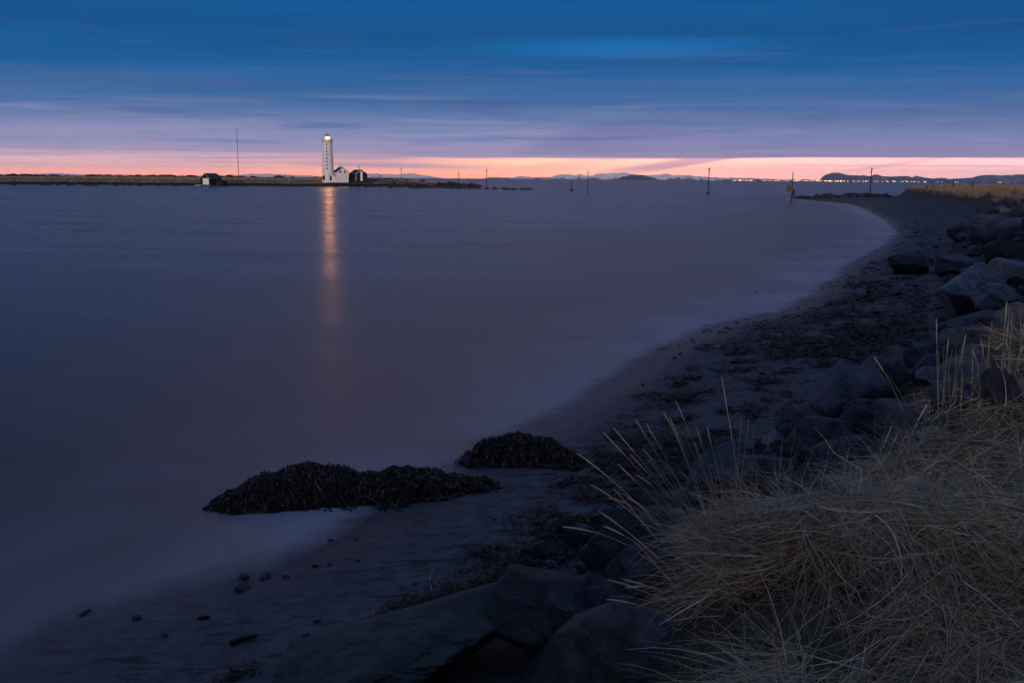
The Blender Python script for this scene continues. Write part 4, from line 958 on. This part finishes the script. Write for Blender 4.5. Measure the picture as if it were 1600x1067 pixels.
# ------------------------------------------------------------------ town lights on the far shore
TY = 7000.0
LAND = simple('far_shore_land', (.03, .03, .034), (.06, .058, .055), .01, .95, 0)
xl, xr = aty(1085, 282, TY)[0], aty(1680, 286, TY)[0]; xs = np.linspace(xl, xr, 160); V = []
for j, (yo, zf) in enumerate(((-60, -2), (0, 1.0), (90, 1.2), (400, -.4))):
    V.append(np.stack([xs, np.full_like(xs, TY+yo), zf*(3.5+4*np.array(fbm(xs*.008, xs*0, 91, 3)))*np.minimum(1, np.minimum(xs-xl, xr-xs)/300+.1)], 1))
V = np.concatenate(V); n = len(xs); i = np.arange(3)[:, None]*n+np.arange(n-1)[None]
tag(link('far_shore', np_mesh('far_shore', V, np.stack([i, i+1, i+n+1, i+n], -1).reshape(-1, 4), True), LAND), 'dark low shore under the town lights', kind='structure')
cols = [((1, .48, .18), 4.0), ((1, .58, .28), 3.0), ((1, .70, .42), 2.4), ((1, .84, .66), 2.0), ((1, .42, .13), 8.0)]
lm = []
for k, (c, s) in enumerate(cols):
    ml = emit('town_light', c, s); mb = MB(); mb.lathe([(.05, .0), (.6, .25), (.6, .75), (.05, 1.0)], 8); me = bpy.data.meshes.new('town_lamp')
    mb.tube([(0, 0, -1.6), (0, 0, -.002)], .06, 4); me.from_pydata(mb.v, [], mb.f); me.update(); me.materials.append(ml); me.materials.append(METAL)
    nl_ = len(mb.f)-6
    for pi, po in enumerate(me.polygons): po.material_index = 1 if pi >= nl_ else 0
    lm.append(me)
pos = []
for a, b, n in ((1105,1150,14),(1150,1200,26),(1200,1240,18),(1240,1280,22),(1280,1330,34),(1330,1400,34),(1400,1450,18)): pos += [random.uniform(a, b) for _ in range(n)]
pos += [1464,1466,1472,1475,1492,1496,1499,1506,1535,1537,1558,1561,1564,1572,1575,1577,1582,1586]
for px in pos:
    P = aty(px, 283.4+.0075*(px-1200)-abs(random.gauss(0, .55)), TY-40+random.uniform(0, 80)); s = random.choice([2.6, 3.2, 3.8, 5.0]) * (1.2 if 1275 < px < 1345 else .9)
    o = bpy.data.objects.new('town_lamp', random.choice(lm)); COL.objects.link(o); o.location = (P[0], P[1], max(P[2]-s*.5, 2.0)); o.scale = (s*1.15, s*1.15, s)
    tag(o, 'tiny warm lamp glowing in the town along the far shore', 'lamp', 'lamps of the town on the far shore')
for px, s in ((1297, 9), (1314, 8), (1156, 6.5), (1245, 6.5)):
    P = aty(px, 283.0+.0075*(px-1200), TY-60); o = bpy.data.objects.new('town_lamp', lm[4]); COL.objects.link(o); o.location = (P[0], P[1], max(2, P[2]-2)); o.scale = (s, s, s*.8)
    tag(o, {1297: 'brightest orange lamp on the far shore at the foot of the purple ridge', 1314: 'bright orange lamp just right of the brightest one on the far shore', 1156: 'bright lamp near the left end of the far town', 1245: 'bright lamp right behind the pole with the yellow box'}[px], 'lamp')
BLK = simple('town_block', (.05, .05, .055), (.09, .088, .09), .05, .9, 0); WINL = emit('lit_windows', (1, .7, .42), 1.6)
bmes = MB().box(-.5, .5, -.5, .5, 0, 1); me_b = bpy.data.meshes.new('town_building'); me_b.from_pydata(bmes.v, [], bmes.f); me_b.update(); me_b.materials.append(BLK)
wmes = MB()
for k in range(7): wmes.box(-.44+k*.13, -.37+k*.13, -.53, -.501, .3, .55)
me_w = bpy.data.meshes.new('window'); me_w.from_pydata(wmes.v, [], wmes.f); me_w.update(); me_w.materials.append(WINL)
for k in range(34):
    px = random.uniform(1120, 1440); P = aty(px, 283, TY+80); o = bpy.data.objects.new('town_building', me_b); COL.objects.link(o)
    o.location = (P[0], P[1], 3.0); o.scale = (random.uniform(14, 36), 14, random.uniform(7, 15)); tag(o, 'tiny dark block of the far town among its lamps', 'building', 'buildings of the town on the far shore')
    w_ = bpy.data.objects.new('window', me_w); COL.objects.link(w_); w_.parent = o

# ------------------------------------------------------------------ haze
bx = MB().box(-27000, 27000, -27000, 27000, -5, 330); hz = bx.build('haze', None)
HZ = bpy.data.materials.new('haze'); HZ.use_nodes = True; HZ.node_tree.nodes.clear(); g = G(HZ.node_tree)
pv = g.node('ShaderNodeVolumePrincipled'); pv.inputs['Color'].default_value = (.60, .78, 1.0, 1); pv.inputs['Density'].default_value = 3.1e-5; pv.inputs['Anisotropy'].default_value = .6
oo = g.node('ShaderNodeOutputMaterial'); g.l.new(pv.outputs[0], oo.inputs['Volume']); hz.data.materials.append(HZ)
tag(hz, 'thin dusk haze over the bay', 'haze', kind='stuff')
